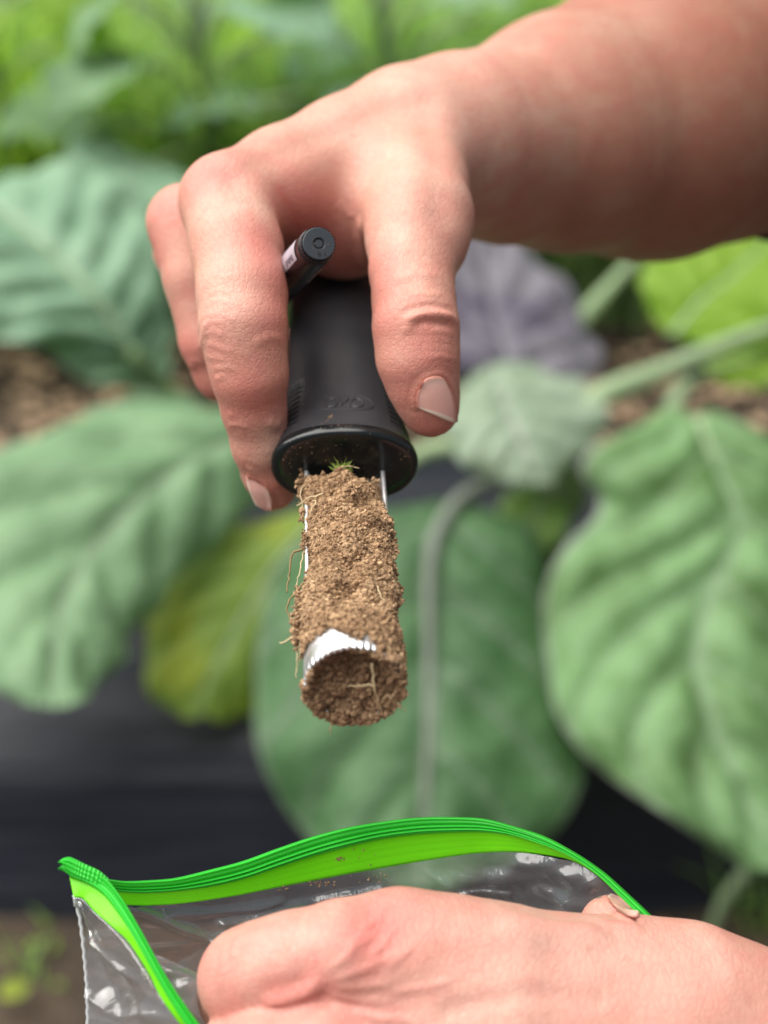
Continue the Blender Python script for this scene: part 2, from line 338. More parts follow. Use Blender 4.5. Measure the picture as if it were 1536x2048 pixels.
# ------------------------------------------------------------------ setting: soil ground, plastic-mulched beds
def ground_material():
    m, t, b = mat_new('path_soil'); co = obj_co(t)
    n = noise_tex(t, 3.5, 6, 0.65, co); n2 = noise_tex(t, 30, 5, 0.65, co)
    c = ramp(t, n, [(0.3, (0.028, 0.02, 0.014)), (0.52, (0.06, 0.042, 0.028)), (0.74, (0.27, 0.19, 0.13))])
    c = mixc(t, math_n(t, 'MULTIPLY', n2, 0.5), c, (0.07, 0.05, 0.035)); t.links.new(c, b.inputs['Base Color'])
    b.inputs['Roughness'].default_value = 0.95; bump(t, n2, 1.0, 0.03, b); return m
M['ground'] = ground_material()
def mulch_material():
    m, t, b = mat_new('black_mulch_film'); co = obj_co(t)
    n = noise_tex(t, 6, 4, 0.6, co); c = ramp(t, n, [(0.3, (0.008, 0.010, 0.016)), (0.7, (0.014, 0.016, 0.026))]); t.links.new(c, b.inputs['Base Color'])
    b.inputs['Roughness'].default_value = 0.5; b.inputs['Specular IOR Level'].default_value = 0.3
    mp = t.nodes.new('ShaderNodeMapping'); mp.inputs['Scale'].default_value = (0.35, 3.0, 3.0); t.links.new(co, mp.inputs['Vector'])
    bump(t, noise_tex(t, 8, 4, 0.55, mp.outputs['Vector']), 0.4, 0.03, b); return m
M['mulch'] = mulch_material()
def build_ground():
    xs = np.concatenate([np.linspace(-60, -3, 10), np.linspace(-2.6, 2.6, 70), np.linspace(3, 60, 10)])
    ys = np.concatenate([np.linspace(-6, 0.2, 6), np.linspace(0.3, 4.2, 70), np.linspace(5, 120, 12)])
    X, Y = np.meshgrid(xs, ys, indexing='ij'); near = (np.abs(X) < 2.8) & (Y > 0.2) & (Y < 4.3)
    Z = np.where(near, 0.014*fbm(np.stack([X*9, Y*9, X*0], -1), 3), 0)
    me = quad_mesh('ground', np.stack([X, Y, Z], -1).reshape(-1, 3), grid_faces(len(xs), len(ys)))
    link('ground', me, M['ground'], kind='structure')
build_ground()
def build_bed(y0, y1, name):
    xs = np.linspace(-2.6, 2.6, 130); prof = [(-0.02, -0.03), (0.0, 0.0), (0.035, 0.06), (0.075, 0.12), (0.13, 0.15), (0.22, 0.158)]
    L = y1-y0; full = [(y0+a, z) for a, z in prof]+[(y0+L*f, 0.16) for f in (0.35, 0.45, 0.55, 0.65)]+[(y1-a, z) for a, z in prof[::-1]]
    full = crom([(a, z, 0) for a, z in full], 46)[:, :2]
    X, J = np.meshgrid(xs, np.arange(len(full)), indexing='ij'); Y = full[J, 0].copy(); Z = full[J, 1].copy()
    wr = fbm(np.stack([X*1.6, Y*14, Z*10], -1), 4)
    ok = np.clip((Z-0.01)/0.03, 0, 1); Z += 0.010*wr*ok; Y += 0.008*wr*ok
    me = quad_mesh(name, np.stack([X, Y, Z], -1).reshape(-1, 3), grid_faces(len(xs), len(full)))
    link(name, me, M['mulch'], kind='structure')
build_bed(0.955, 1.68, 'mulched_bed'); build_bed(2.28, 3.30, 'mulched_bed')

# ------------------------------------------------------------------ plants
def leaf_grid(Lc, Mc, Rc, nu=64, nv=41, quilt=0.006, veins=6.0, wav=0.0, seed=0):
    A, B, Cc = crom_u(Lc, nu), crom_u(Mc, nu), crom_u(Rc, nu)
    v = np.linspace(-1, 1, nv)
    l0, l1, l2 = v*(v-1)/2, 1-v*v, v*(v+1)/2
    V = A[:, None]*l0[None, :, None]+B[:, None]*l1[None, :, None]+Cc[:, None]*l2[None, :, None]
    du = np.gradient(V, axis=0); dv = np.gradient(V, axis=1); N = np.cross(du, dv); N /= np.linalg.norm(N, axis=2)[..., None]+1e-9
    if N[nu//2, nv//2].dot(CAM-V[nu//2, nv//2]) < 0: N = -N
    u = np.linspace(0, 1, nu)[:, None]; vv = np.abs(v)[None, :]
    ph = ((u-vv*0.30)*veins) % 1.0
    bulge = np.sin(math.pi*((ph+0.5) % 1.0))**0.7*np.clip(vv*6, 0, 1)*np.clip((1-vv)*5, 0, 1)*np.sin(math.pi*np.clip(u, 0.02, 0.98))**0.4
    edge = vv**3*wav*np.sin(u*26+seed+np.sign(v)[None, :]*1.3)+vv**2*wav*0.8*np.sin(u*11+seed*2)
    V = V+N*(quilt*(bulge-0.5)+edge+0.006*fbm(V*9+seed, 2)+0.22*quilt*fbm(V*34+seed, 3))[..., None]
    return V, u, v
def leaf_obj(parent, Lp, Mp, Rp, mat, quilt=0.006, veins=6.0, wav=0.004, seed=0, label=None, rib=True):
    cv = lambda pts: [P(*p) for p in pts]
    V, u, v = leaf_grid(cv(Lp), cv(Mp), cv(Rp), quilt=quilt, veins=veins, wav=wav, seed=seed)
    nu, nv = V.shape[:2]; me = quad_mesh('leaf', V.reshape(-1, 3), grid_faces(nu, nv))
    set_uv(me, np.stack(np.broadcast_arrays(u, v[None, :]), -1).reshape(-1, 2))
    o = link('leaf', me, M[mat], parent)
    if label: o['label'] = label
    if rib:                                            # raised midrib
        c = V[:, nv//2]; r = np.linspace(0.0042, 0.0010, nu)
        link('midrib', tube_mesh('midrib', c, r, 7), M['stem'], o)
    return o
def stem(parent, pts, r0, r1, mat='stem', name='stem'):
    p = crom([P(*q) for q in pts], 18); return link(name, tube_mesh(name, p, np.linspace(r0, r1, 18), 10), M[mat], parent)

bx = P(1090, 905, 1.42)
pc = root('broad_leaved_plant', (bx[0], bx[1]+0.04, 0.16), 'broad-leaved plant in the middle, dark drooping leaf behind the soil core', 'plant', 'plants in the near bed')
# dark green leaf hanging behind the soil core
leaf_obj(pc, [(880,1000,1.40),(600,1060,1.40),(515,1250,1.37),(515,1450,1.32),(560,1620,1.28),(680,1740,1.25),(800,1790,1.235)],
             [(905,1000,1.40),(860,1070,1.365),(858,1230,1.335),(860,1400,1.30),(852,1560,1.265),(842,1700,1.24),(835,1800,1.225)],
             [(930,1000,1.40),(1050,1040,1.39),(1125,1200,1.37),(1165,1400,1.34),(1165,1560,1.30),(1090,1690,1.26),(880,1790,1.235)], 'leaf_mid', 0.012, 5.5, 0.006, 1, rib=False)
# yellowing leaf at the left of it
leaf_obj(pc, [(640,1010,1.48),(430,1060,1.47),(330,1170,1.45),(290,1290,1.43),(300,1390,1.41),(370,1440,1.40)],
             [(650,1030,1.48),(560,1120,1.45),(500,1210,1.43),(450,1300,1.41),(410,1380,1.395),(390,1440,1.39)],
             [(665,1040,1.48),(640,1190,1.48),(600,1320,1.46),(530,1410,1.44),(470,1440,1.42),(410,1442,1.40)], 'leaf_yellow', 0.005, 6, 0.003, 2)
# purple-grey leaf above the stem junction
leaf_obj(pc, [(1010,800,1.43),(880,740,1.44),(840,600,1.49),(860,490,1.54),(950,430,1.60)],
             [(1040,810,1.42),(1015,700,1.44),(995,620,1.49),(975,520,1.55),(960,420,1.61)],
             [(1060,800,1.43),(1200,740,1.45),(1180,630,1.50),(1080,520,1.56),(975,430,1.61)], 'leaf_purple', 0.010, 5, 0.008, 3, rib=False)
# pale stem junction and stalks
stem(pc, [(1100,960,1.43),(1060,880,1.41),(1040,800,1.42),(1080,740,1.50),(1180,620,1.58),(1270,520,1.68)], 0.018, 0.006)
stem(pc, [(1110,900,1.41),(1190,800,1.40),(1330,740,1.42),(1500,670,1.46),(1600,640,1.48)], 0.014, 0.006)
stem(pc, [(1090,930,1.42),(1000,960,1.41),(930,990,1.395),(880,1050,1.362),(858,1150,1.343),(860,1350,1.312),(853,1560,1.268),(842,1700,1.243)], 0.0085, 0.001, 'stem_grey')
stem(pc, [(1050,900,1.42),(960,890,1.44),(860,900,1.48),(760,960,1.5),(660,1020,1.48)], 0.012, 0.007)
stem(pc, [(1120,1000,1.46),(1100,940,1.43),(1060,860,1.41),(1000,810,1.42),(930,790,1.44)], 0.03, 0.012)
pp = P(1090, 1010, 1.5); link('stem', tube_mesh('stem', crom([(pp[0], pp[1], 0.10), (pp[0]+0.005, pp[1]-0.01, 0.2), tuple(P(1090, 930, 1.44))], 10), 0.017, 10), M['stem_dark'], pc)
# small pale leaves at the junction
leaf_obj(pc, [(955,745,1.40),(890,830,1.38),(930,930,1.36),(1040,970,1.35)], [(985,735,1.405),(1010,810,1.38),(1040,880,1.36),(1080,970,1.35)], [(1020,735,1.41),(1160,750,1.40),(1215,850,1.38),(1105,965,1.355)], 'leaf_silver', 0.006, 5, 0.004, 4, rib=False)
leaf_obj(pc, [(1120,960,1.43),(1020,980,1.43),(990,1040,1.42),(1020,1100,1.41)], [(1110,960,1.43),(1080,1010,1.42),(1060,1060,1.41),(1040,1110,1.40)], [(1125,970,1.43),(1140,1030,1.42),(1120,1080,1.41),(1050,1115,1.40)], 'leaf_fresh', 0.003, 5, 0.002, 5)

br = P(1420, 950, 1.40)
pr = root('broad_leaved_plant', (br[0]+0.05, br[1]+0.12, 0.16), 'broad-leaved plant with the big quilted veined leaf at the right edge', 'plant', 'plants in the near bed')
leaf_obj(pr, [(1330,800,1.40),(1165,925,1.36),(1195,1010,1.345),(1085,1170,1.315),(1098,1370,1.27),(1170,1510,1.235),(1350,1640,1.20),(1500,1735,1.185)],
             [(1390,830,1.385),(1440,930,1.35),(1480,1060,1.32),(1420,1190,1.29),(1400,1340,1.26),(1440,1480,1.23),(1510,1610,1.205),(1570,1740,1.185)],
             [(1410,820,1.40),(1600,900,1.36),(1740,1040,1.35),(1800,1200,1.33),(1830,1380,1.30),(1800,1540,1.265),(1720,1660,1.23),(1600,1745,1.19)], 'leaf_quilt', 0.017, 6.5, 0.008, 6, rib=False)
leaf_obj(pr, [(1330,820,1.42),(1240,880,1.40),(1220,960,1.38),(1280,1060,1.36)], [(1345,820,1.42),(1330,890,1.39),(1325,970,1.37),(1330,1060,1.355)], [(1360,820,1.42),(1400,890,1.41),(1400,970,1.39),(1360,1060,1.36)], 'leaf_fresh', 0.005, 5, 0.003, 7)
stem(pr, [(1330,1000,1.50),(1340,880,1.43),(1350,800,1.42),(1400,740,1.45)], 0.013, 0.008)
stem(pr, [(1560,1300,1.42),(1500,1120,1.40),(1440,960,1.37),(1395,840,1.39)], 0.012, 0.009)
pp = P(1560, 1300, 1.42); link('stem', tube_mesh('stem', [(pp[0], pp[1], 0.10), (pp[0], pp[1], 0.18), tuple(pp)], 0.014, 10), M['stem_dark'], pr)
leaf_obj(pr, [(1480,960,1.46),(1540,900,1.46),(1640,920,1.47),(1700,1100,1.46)], [(1470,980,1.46),(1540,1010,1.45),(1620,1060,1.44),(1690,1110,1.44)], [(1470,990,1.46),(1500,1090,1.45),(1590,1150,1.44),(1680,1120,1.44)], 'leaf_mid', 0.005, 5, 0.004, 8)
leaf_obj(pr, [(1330,660,1.5),(1280,560,1.52),(1330,480,1.56),(1460,430,1.6)], [(1345,670,1.5),(1400,600,1.51),(1470,540,1.54),(1560,450,1.58)], [(1360,680,1.5),(1500,700,1.49),(1620,620,1.5),(1600,470,1.56)], 'leaf_bright', 0.007, 5, 0.006, 9)
leaf_obj(pr, [(1400,740,1.47),(1440,670,1.5),(1540,640,1.52),(1640,650,1.53)], [(1400,748,1.47),(1470,720,1.48),(1560,700,1.5),(1640,690,1.52)], [(1405,755,1.47),(1480,770,1.46),(1570,760,1.47),(1640,720,1.5)], 'leaf_bright', 0.004, 5, 0.004, 10)

bl = P(60, 900, 1.42)
pl = root('broad_leaved_plant', (bl[0]-0.1, bl[1]+0.1, 0.16), 'broad-leaved plant with the large pale leaf at the left edge', 'plant', 'plants in the near bed')
leaf_obj(pl, [(480,800,1.46),(250,800,1.44),(60,880,1.40),(-120,1000,1.35),(-180,1180,1.29),(-100,1330,1.24),(40,1400,1.215)],
             [(510,850,1.45),(400,910,1.42),(300,980,1.38),(200,1080,1.34),(130,1190,1.29),(110,1300,1.25),(110,1405,1.215)],
             [(540,880,1.46),(530,1000,1.44),(430,1090,1.42),(335,1190,1.38),(290,1265,1.34),(250,1330,1.30),(170,1400,1.23)], 'leaf_pale', 0.010, 5.0, 0.006, 11, rib=False)
leaf_obj(pl, [(300,700,1.60),(330,560,1.62),(300,400,1.66),(200,330,1.70),(60,330,1.72)],
             [(260,700,1.58),(200,600,1.57),(120,520,1.58),(40,440,1.60),(-60,370,1.65)],
             [(220,700,1.58),(60,690,1.53),(-60,640,1.52),(-140,540,1.54),(-160,420,1.6)], 'leaf_blue', 0.012, 5, 0.007, 12)
leaf_obj(pl, [(330,780,1.62),(350,660,1.62),(290,560,1.64),(200,520,1.66)], [(310,780,1.62),(270,700,1.60),(210,640,1.60),(130,600,1.61)], [(290,785,1.62),(170,760,1.58),(100,700,1.58),(90,620,1.6)], 'leaf_blue', 0.006, 5, 0.005, 13)
leaf_obj(pl, [(500,900,1.50),(380,800,1.52),(230,800,1.53),(120,860,1.53)], [(500,910,1.50),(380,880,1.50),(250,900,1.50),(120,950,1.50)], [(500,920,1.50),(390,970,1.48),(260,1010,1.48),(130,1000,1.49)], 'leaf_mid', 0.005, 5, 0.004, 14)
stem(pl, [(640,1000,1.56),(580,920,1.50),(540,870,1.46),(510,850,1.45)], 0.011, 0.008)
stem(pl, [(640,1000,1.56),(480,900,1.60),(360,800,1.62),(260,700,1.58)], 0.012, 0.008, 'stem_dark')
pp = P(640, 1000, 1.56); link('stem', tube_mesh('stem', [(pp[0], pp[1], 0.10), (pp[0], pp[1], 0.2), tuple(pp)], 0.014, 10), M['stem_dark'], pl)

# generic leaf shapes for the rows behind (unit length along +x, blade in xy)
def unit_leaf(seed):
    r = np.random.default_rng(seed); nu, nv = 22, 13; u = np.linspace(0, 1, nu); wd = 0.40*np.sin(math.pi*u**0.8)**0.75*(1+0.12*np.sin(u*9+seed)); wd[0] = wd[-1] = 0.004
    droop = r.uniform(0.25, 0.6); v = np.linspace(-1, 1, nv)
    x = np.sin(u*droop*1.6)/(droop*1.6); z = -(1-np.cos(u*droop*1.6))/(droop*1.6)
    V = np.zeros((nu, nv, 3)); V[..., 0] = x[:, None]; V[..., 1] = wd[:, None]*v[None]; V[..., 2] = z[:, None]+0.10*np.abs(v)[None]*wd[:, None]/0.4
    ph = ((u[:, None]-np.abs(v)[None]*0.3)*5) % 1.0
    V[..., 2] += 0.025*np.sin(math.pi*((ph+0.5) % 1))+np.abs(v)[None]**3*0.03*np.sin(u*22+seed)[:, None]
    me = quad_mesh('leaf', V.reshape(-1, 3), grid_faces(nu, nv)); set_uv(me, np.stack(np.broadcast_arrays(u[:, None], v[None]), -1).reshape(-1, 2)); return me
LEAF = {}
def get_leaf(kind, shape):
    if (kind, shape) not in LEAF:
        me = unit_leaf(shape*3+1).copy(); me.materials.append(M[kind]); LEAF[(kind, shape)] = me
    return LEAF[(kind, shape)]
def back_plant(x, y, h, n, kinds, label, seed):
    r = random.Random(seed); rt = root('broad_leaved_plant', (x, y, 0.155), label, 'plant', 'plants in the far bed')
    sp = crom([(x, y, 0.12), (x+0.01, y, 0.155+h*0.4), (x-0.01, y+0.01, 0.155+h*0.8)], 8)
    link('stem', tube_mesh('stem', sp, np.linspace(0.016, 0.008, 8), 8), M['stem_dark'], rt)
    for i in range(n):
        f = (i+0.5)/n; az = i*2.4+r.uniform(-.4, .4); zz = h*(0.25+0.75*f)+r.uniform(-.03, .03); reach = (0.16-0.10*f)+r.uniform(0, .05); size = r.uniform(0.13, 0.20)*(1.1-0.3*f)
        px, py = math.cos(az)*reach, math.sin(az)*reach
        o = bpy.data.objects.new('leaf', get_leaf(r.choice(kinds), r.randrange(4))); COL.objects.link(o); o.parent = rt; o.location = (px, py, zz)
        o.rotation_euler = (r.uniform(-.35, .35), r.uniform(-0.55, 0.25), az); o.scale = (size, size*r.uniform(.85, 1.1), size)
        link('petiole', tube_mesh('petiole', crom([(x, y, 0.155+zz*0.75), (x+px*0.5, y+py*0.5, 0.155+zz*0.93), (x+px, y+py, 0.155+zz)], 6), 0.0045, 6), M['stem'], rt)
rows = [(-0.58, 2.16, 'pale green far plant in the upper left corner', ['leaf_fresh', 'leaf_bright'], 0.46), (-0.27, 2.12, 'blue-green far plant above the big knuckles at upper left', ['leaf_blue', 'leaf_pale', 'leaf_blue'], 0.50), (0.0, 2.12, 'light green far plant above the back of the hand', ['leaf_fresh', 'leaf_blue', 'leaf_pale'], 0.52),
        (0.28, 2.56, 'far plant behind the wrist, left one of the two', ['leaf_fresh', 'leaf_bright'], 0.46), (0.52, 2.42, 'bright green far plant below the forearm', ['leaf_bright', 'leaf_fresh'], 0.30), (0.80, 2.46, 'bright green far plant at the right edge', ['leaf_bright', 'leaf_mid'], 0.36)]
for i, (x, y, lab, kinds, h) in enumerate(rows): back_plant(x, y, h, 15, kinds, lab, 20+i)
M['litter'] = simple('dry_litter', (0.42, 0.29, 0.19), 0.9)
def litter():
    r = np.random.default_rng(9); n = 900; V = []; F = []
    for i in range(n):
        c = np.array([r.uniform(-1.2, 1.2), r.uniform(1.72, 2.2), r.uniform(.004, .03)]); a = r.uniform(0, 6.28); l = r.uniform(.01, .045); w_ = r.uniform(.003, .014); d = np.array([math.cos(a), math.sin(a), r.normal(0, .2)]); sd = np.array([-math.sin(a), math.cos(a), r.normal(0, .2)])*w_; k = len(V)
        for j in range(3):
            t = j/2-0.5; V += [c+d*l*t+sd*(1-abs(t)), c+d*l*t-sd*(1-abs(t))+np.array([0, 0, .004*r.random()])]
        F += [(k, k+1, k+3, k+2), (k+2, k+3, k+5, k+4)]
    link('dry_litter', new_mesh('dry_litter', V, F), M['litter'], label='light brown dry leaf litter on the path behind the near bed', cat='litter', kind='stuff')
litter()
def weeds(name, x0, x1, y0, y1, n, h, mat, label, seed, z=0.0):
    r = np.random.default_rng(seed); b = np.stack([r.uniform(x0, x1, n), r.uniform(y0, y1, n), np.full(n, z)], -1); a = r.uniform(0, 6.283, n); l = h*r.uniform(.5, 1.1, n); ln = r.uniform(.15, .7, n)
    w_ = r.uniform(.004, .012, n); d = np.stack([np.cos(a), np.sin(a), 0*a], -1); sd = np.stack([-np.sin(a), np.cos(a), 0*a], -1); V = []
    for j in range(5):
        t = j/4; p = b+d*(l*ln*t*t)[:, None]+np.array([0, 0, 1.0])*(l*t*(1-.35*t*ln))[:, None]; k = (w_*(1-0.9*t*t))[:, None]; V += [p+sd*k, p-sd*k]
    V = np.stack(V, 1); F = np.array([(2*j, 2*j+1, 2*j+3, 2*j+2) for j in range(4)]); F = (F[None]+(np.arange(n)*10)[:, None, None]).reshape(-1, 4)
    me = quad_mesh(name, V.reshape(-1, 3), F); set_uv(me, np.full((n*10, 2), 0.5)); link(name, me, M[mat], label=label, cat='grass', kind='stuff')
weeds('grass', -2.4, 2.4, 2.95, 3.5, 11000, 0.74, 'grass_far', 'tall pale green growth filling the back of the field', 1)
weeds('grass', -2.4, -0.45, 2.12, 2.95, 9500, 0.52, 'grass_bright', 'bright yellow-green grassy growth at the upper left', 2)
weeds('grass', -0.5, 0.5, 2.14, 2.95, 5600, 0.56, 'grass_far', 'light green grassy growth between the far plants in the middle', 3)
weeds('grass', 0.5, 2.4, 2.32, 2.95, 7500, 0.44, 'grass_bright', 'bright green grassy growth at the upper right behind the forearm', 4)
# weeds and litter on the near path
def grass_tuft(px, py, n, h, label, seed, kinds=('leaf_fresh',)):
    r = random.Random(seed); d = H_CAM/(math.sin(PITCH)+math.cos(PITCH)*(py-1024)*U1); c = P(px, py, d)
    V = []; F = []
    for i in range(n):
        a = r.uniform(0, 6.28); l = h*r.uniform(.6, 1.1); ln = r.uniform(.2, .8); s = np.array([c[0]+r.uniform(-.03, .03), c[1]+r.uniform(-.03, .03), 0.0]); sd = np.array([-math.sin(a), math.cos(a), 0])*r.uniform(.003, .007); k0 = len(V)
        for j in range(5):
            t = j/4; p = s+np.array([math.cos(a)*l*ln*t*t, math.sin(a)*l*ln*t*t, l*t*(1-0.3*t*ln)])
            V += [p+sd*(1-t*0.95), p-sd*(1-t*0.95)]
            if j: F.append((k0+2*j-2, k0+2*j-1, k0+2*j+1, k0+2*j))
    me = new_mesh('grass_tuft', V, F); set_uv(me, np.full((len(V), 2), 0.5)); o = link('grass_tuft', me, M[kinds[0]], label=label, cat='grass', kind='thing'); return o
grass_tuft(95, 1945, 7, 0.04, 'green weed tuft on the path in the lower left corner', 1)
grass_tuft(20, 1900, 5, 0.035, 'small weed tuft at the left frame edge below the black bed', 2)
grass_tuft(1500, 1850, 14, 0.10, 'weed tuft at the foot of the bed on the right', 3)
def fallen_leaf(px, py, size, rz, label, mat):
    d = H_CAM/(math.sin(PITCH)+math.cos(PITCH)*(py-1024)*U1); c = P(px, py, d); me = unit_leaf(2).copy(); me.materials.append(M[mat])
    o = bpy.data.objects.new('fallen_leaf', me); COL.objects.link(o); o.location = (c[0], c[1], 0.02); o.scale = (size,)*3; o.rotation_euler = (0.1, -0.15, rz); o['label'] = label; o['category'] = 'leaf'
fallen_leaf(5, 2020, 0.03, 0.5, 'yellow fallen leaf on the soil in the lower left corner', 'leaf_yellow')
stalk = tube_mesh('dry_stalk', crom([P(1415, 1890, 1.36), P(1450, 1800, 1.30), P(1495, 1740, 1.26)], 8), 0.006, 8)
link('dry_stalk', stalk, M['stem'], label='pale green stalk leaning at the bottom right below the quilted leaf', cat='stalk')

# ------------------------------------------------------------------ implicit-surface modelling of the hands
class Flesh:
    def __init__(s): s.groups = []
    def chain(s, pts, k_in=0.004, k=0.006, flat=1.0, op='add'):
        """pts: (px, py, depth, radius in px) joints; k: blend to what came before; flat>1 squeezes along depth"""
        pr = []
        c = [(C3(a, b, d), r*U1*d) for a, b, d, r in pts]
        for (a, ra), (b, rb) in zip(c[:-1], c[1:]): pr.append((a, b, ra, rb, flat))
        if len(c) == 1: pr.append((c[0][0], c[0][0]+1e-6, c[0][1], c[0][1], flat))
        s.groups.append((pr, k_in, k, op))
    def ev(s, X):
        tot = None
        for pr, ki, k, op in s.groups:
            g = None
            for a, b, ra, rb, fl in pr:
                pa = X-a.astype(np.float32); ba = (b-a).astype(np.float32)
                if fl != 1.0: pa = pa*np.array([1, 1, fl], np.float32); ba = ba*np.array([1, 1, fl], np.float32)
                h = np.clip((pa@ba)/max(float(ba@ba), 1e-12), 0, 1); q = pa-h[:, None]*ba
                d = np.sqrt(np.einsum('ij,ij->i', q, q))-(ra+(rb-ra)*h)
                g = d if g is None else smin(g, d, ki)
            tot = g if tot is None else (smin(tot, g, k) if op == 'add' else -smin(-tot, g, k))
        return tot
def smin(a, b, k):
    h = np.maximum(k-np.abs(a-b), 0)/k; return np.minimum(a, b)-h*h*k*0.25
def polygonise(f, lo, hi, vox):
    B = 8; lo = np.asarray(lo, float); n = np.ceil((np.asarray(hi)-lo)/vox/B).astype(int)*B; nb = n//B
    ci = np.stack(np.meshgrid(*[np.arange(k) for k in nb], indexing='ij'), -1).reshape(-1, 3)
    cv = f((lo+(ci*B+B/2)*vox).astype(np.float32)); G = np.empty(n+1, np.float32)
    G[:] = 1.0
    rad = B*vox*0.87*1.7
    for c in ci[cv < 0]: G[c[0]*B:c[0]*B+B+1, c[1]*B:c[1]*B+B+1, c[2]*B:c[2]*B+B+1] = -1.0
    act = ci[np.abs(cv) < rad]; loc = np.stack(np.meshgrid(*[np.arange(B+1)]*3, indexing='ij'), -1)
    for s in range(0, len(act), 600):
        a = act[s:s+600]; idx = (a[:, None, None, None, :]*B+loc[None]); pts = (lo+idx.reshape(-1, 3)*vox).astype(np.float32); v = f(pts)
        ii = idx.reshape(-1, 3); G[ii[:, 0], ii[:, 1], ii[:, 2]] = v
    S = G < 0; off = np.array([(i, j, k) for i in (0, 1) for j in (0, 1) for k in (0, 1)])
    cnt = sum(S[o[0]:S.shape[0]-1+o[0], o[1]:S.shape[1]-1+o[1], o[2]:S.shape[2]-1+o[2]].astype(np.int8) for o in off)
    A = np.argwhere((cnt > 0) & (cnt < 8)); ID = np.full(cnt.shape, -1, np.int64); ID[A[:, 0], A[:, 1], A[:, 2]] = np.arange(len(A))
    cvv = np.stack([G[A[:, 0]+o[0], A[:, 1]+o[1], A[:, 2]+o[2]] for o in off], 1)
    acc = np.zeros((len(A), 3)); num = np.zeros(len(A))
    for i in range(8):
        for j in range(i+1, 8):
            if np.abs(off[i]-off[j]).sum() == 1:
                m = (cvv[:, i] < 0) != (cvv[:, j] < 0); t = cvv[:, i]/(cvv[:, i]-cvv[:, j]+1e-20); t = np.where(m, t, 0)
                acc += np.where(m[:, None], off[i]+t[:, None]*(off[j]-off[i]), 0); num += m
    V = lo+(A+acc/num[:, None])*vox; Fs = []
    for ax in range(3):
        sl0 = [slice(None)]*3; sl1 = [slice(None)]*3; sl0[ax] = slice(0, -1); sl1[ax] = slice(1, None)
        a0, a1 = S[tuple(sl0)], S[tuple(sl1)]; E = np.argwhere(a0 != a1); b, c = (ax+1) % 3, (ax+2) % 3
        E = E[(E[:, b] > 0) & (E[:, c] > 0) & (E[:, b] < S.shape[b]-1) & (E[:, c] < S.shape[c]-1)]
        q = []
        for db, dc in ((-1, -1), (0, -1), (0, 0), (-1, 0)):
            t = E.copy(); t[:, b] += db; t[:, c] += dc; q.append(ID[t[:, 0], t[:, 1], t[:, 2]])
        q = np.stack(q, 1); inside = a0[E[:, 0], E[:, 1], E[:, 2]]; q[~inside] = q[~inside][:, ::-1]; Fs.append(q)
    F = np.concatenate(Fs); return V, F[(F >= 0).all(1)]
def relax(V, F, it=3, lam=0.5):
    E = np.concatenate([F[:, [0, 1]], F[:, [1, 2]], F[:, [2, 3]], F[:, [3, 0]]]); 
    deg = np.bincount(E.ravel(), minlength=len(V)).astype(float)
    for i in range(it):
        for l in (lam, -lam*1.03):
            S = np.zeros_like(V)
            for k in range(3): S[:, k] = np.bincount(E[:, 0], V[E[:, 1], k], len(V))+np.bincount(E[:, 1], V[E[:, 0], k], len(V))
            V = V+l*(S/np.maximum(deg, 1)[:, None]-V)
    return V
def subdivide(V, F):                                     # one linear quad split (smoothed afterwards)
    n = len(V); E = np.stack([F, np.roll(F, -1, 1)], -1).reshape(-1, 2); key = np.minimum(E[:, 0], E[:, 1])*n+np.maximum(E[:, 0], E[:, 1])
    uk, inv = np.unique(key, return_inverse=True); em = 0.5*(V[uk//n]+V[uk % n]); fm = V[F].mean(1); e = n+inv.reshape(-1, 4); c = n+len(uk)+np.arange(len(F))
    return np.concatenate([V, em, fm]), np.concatenate([np.stack([F[:, k], e[:, k], c, e[:, k-1]], 1) for k in range(4)])
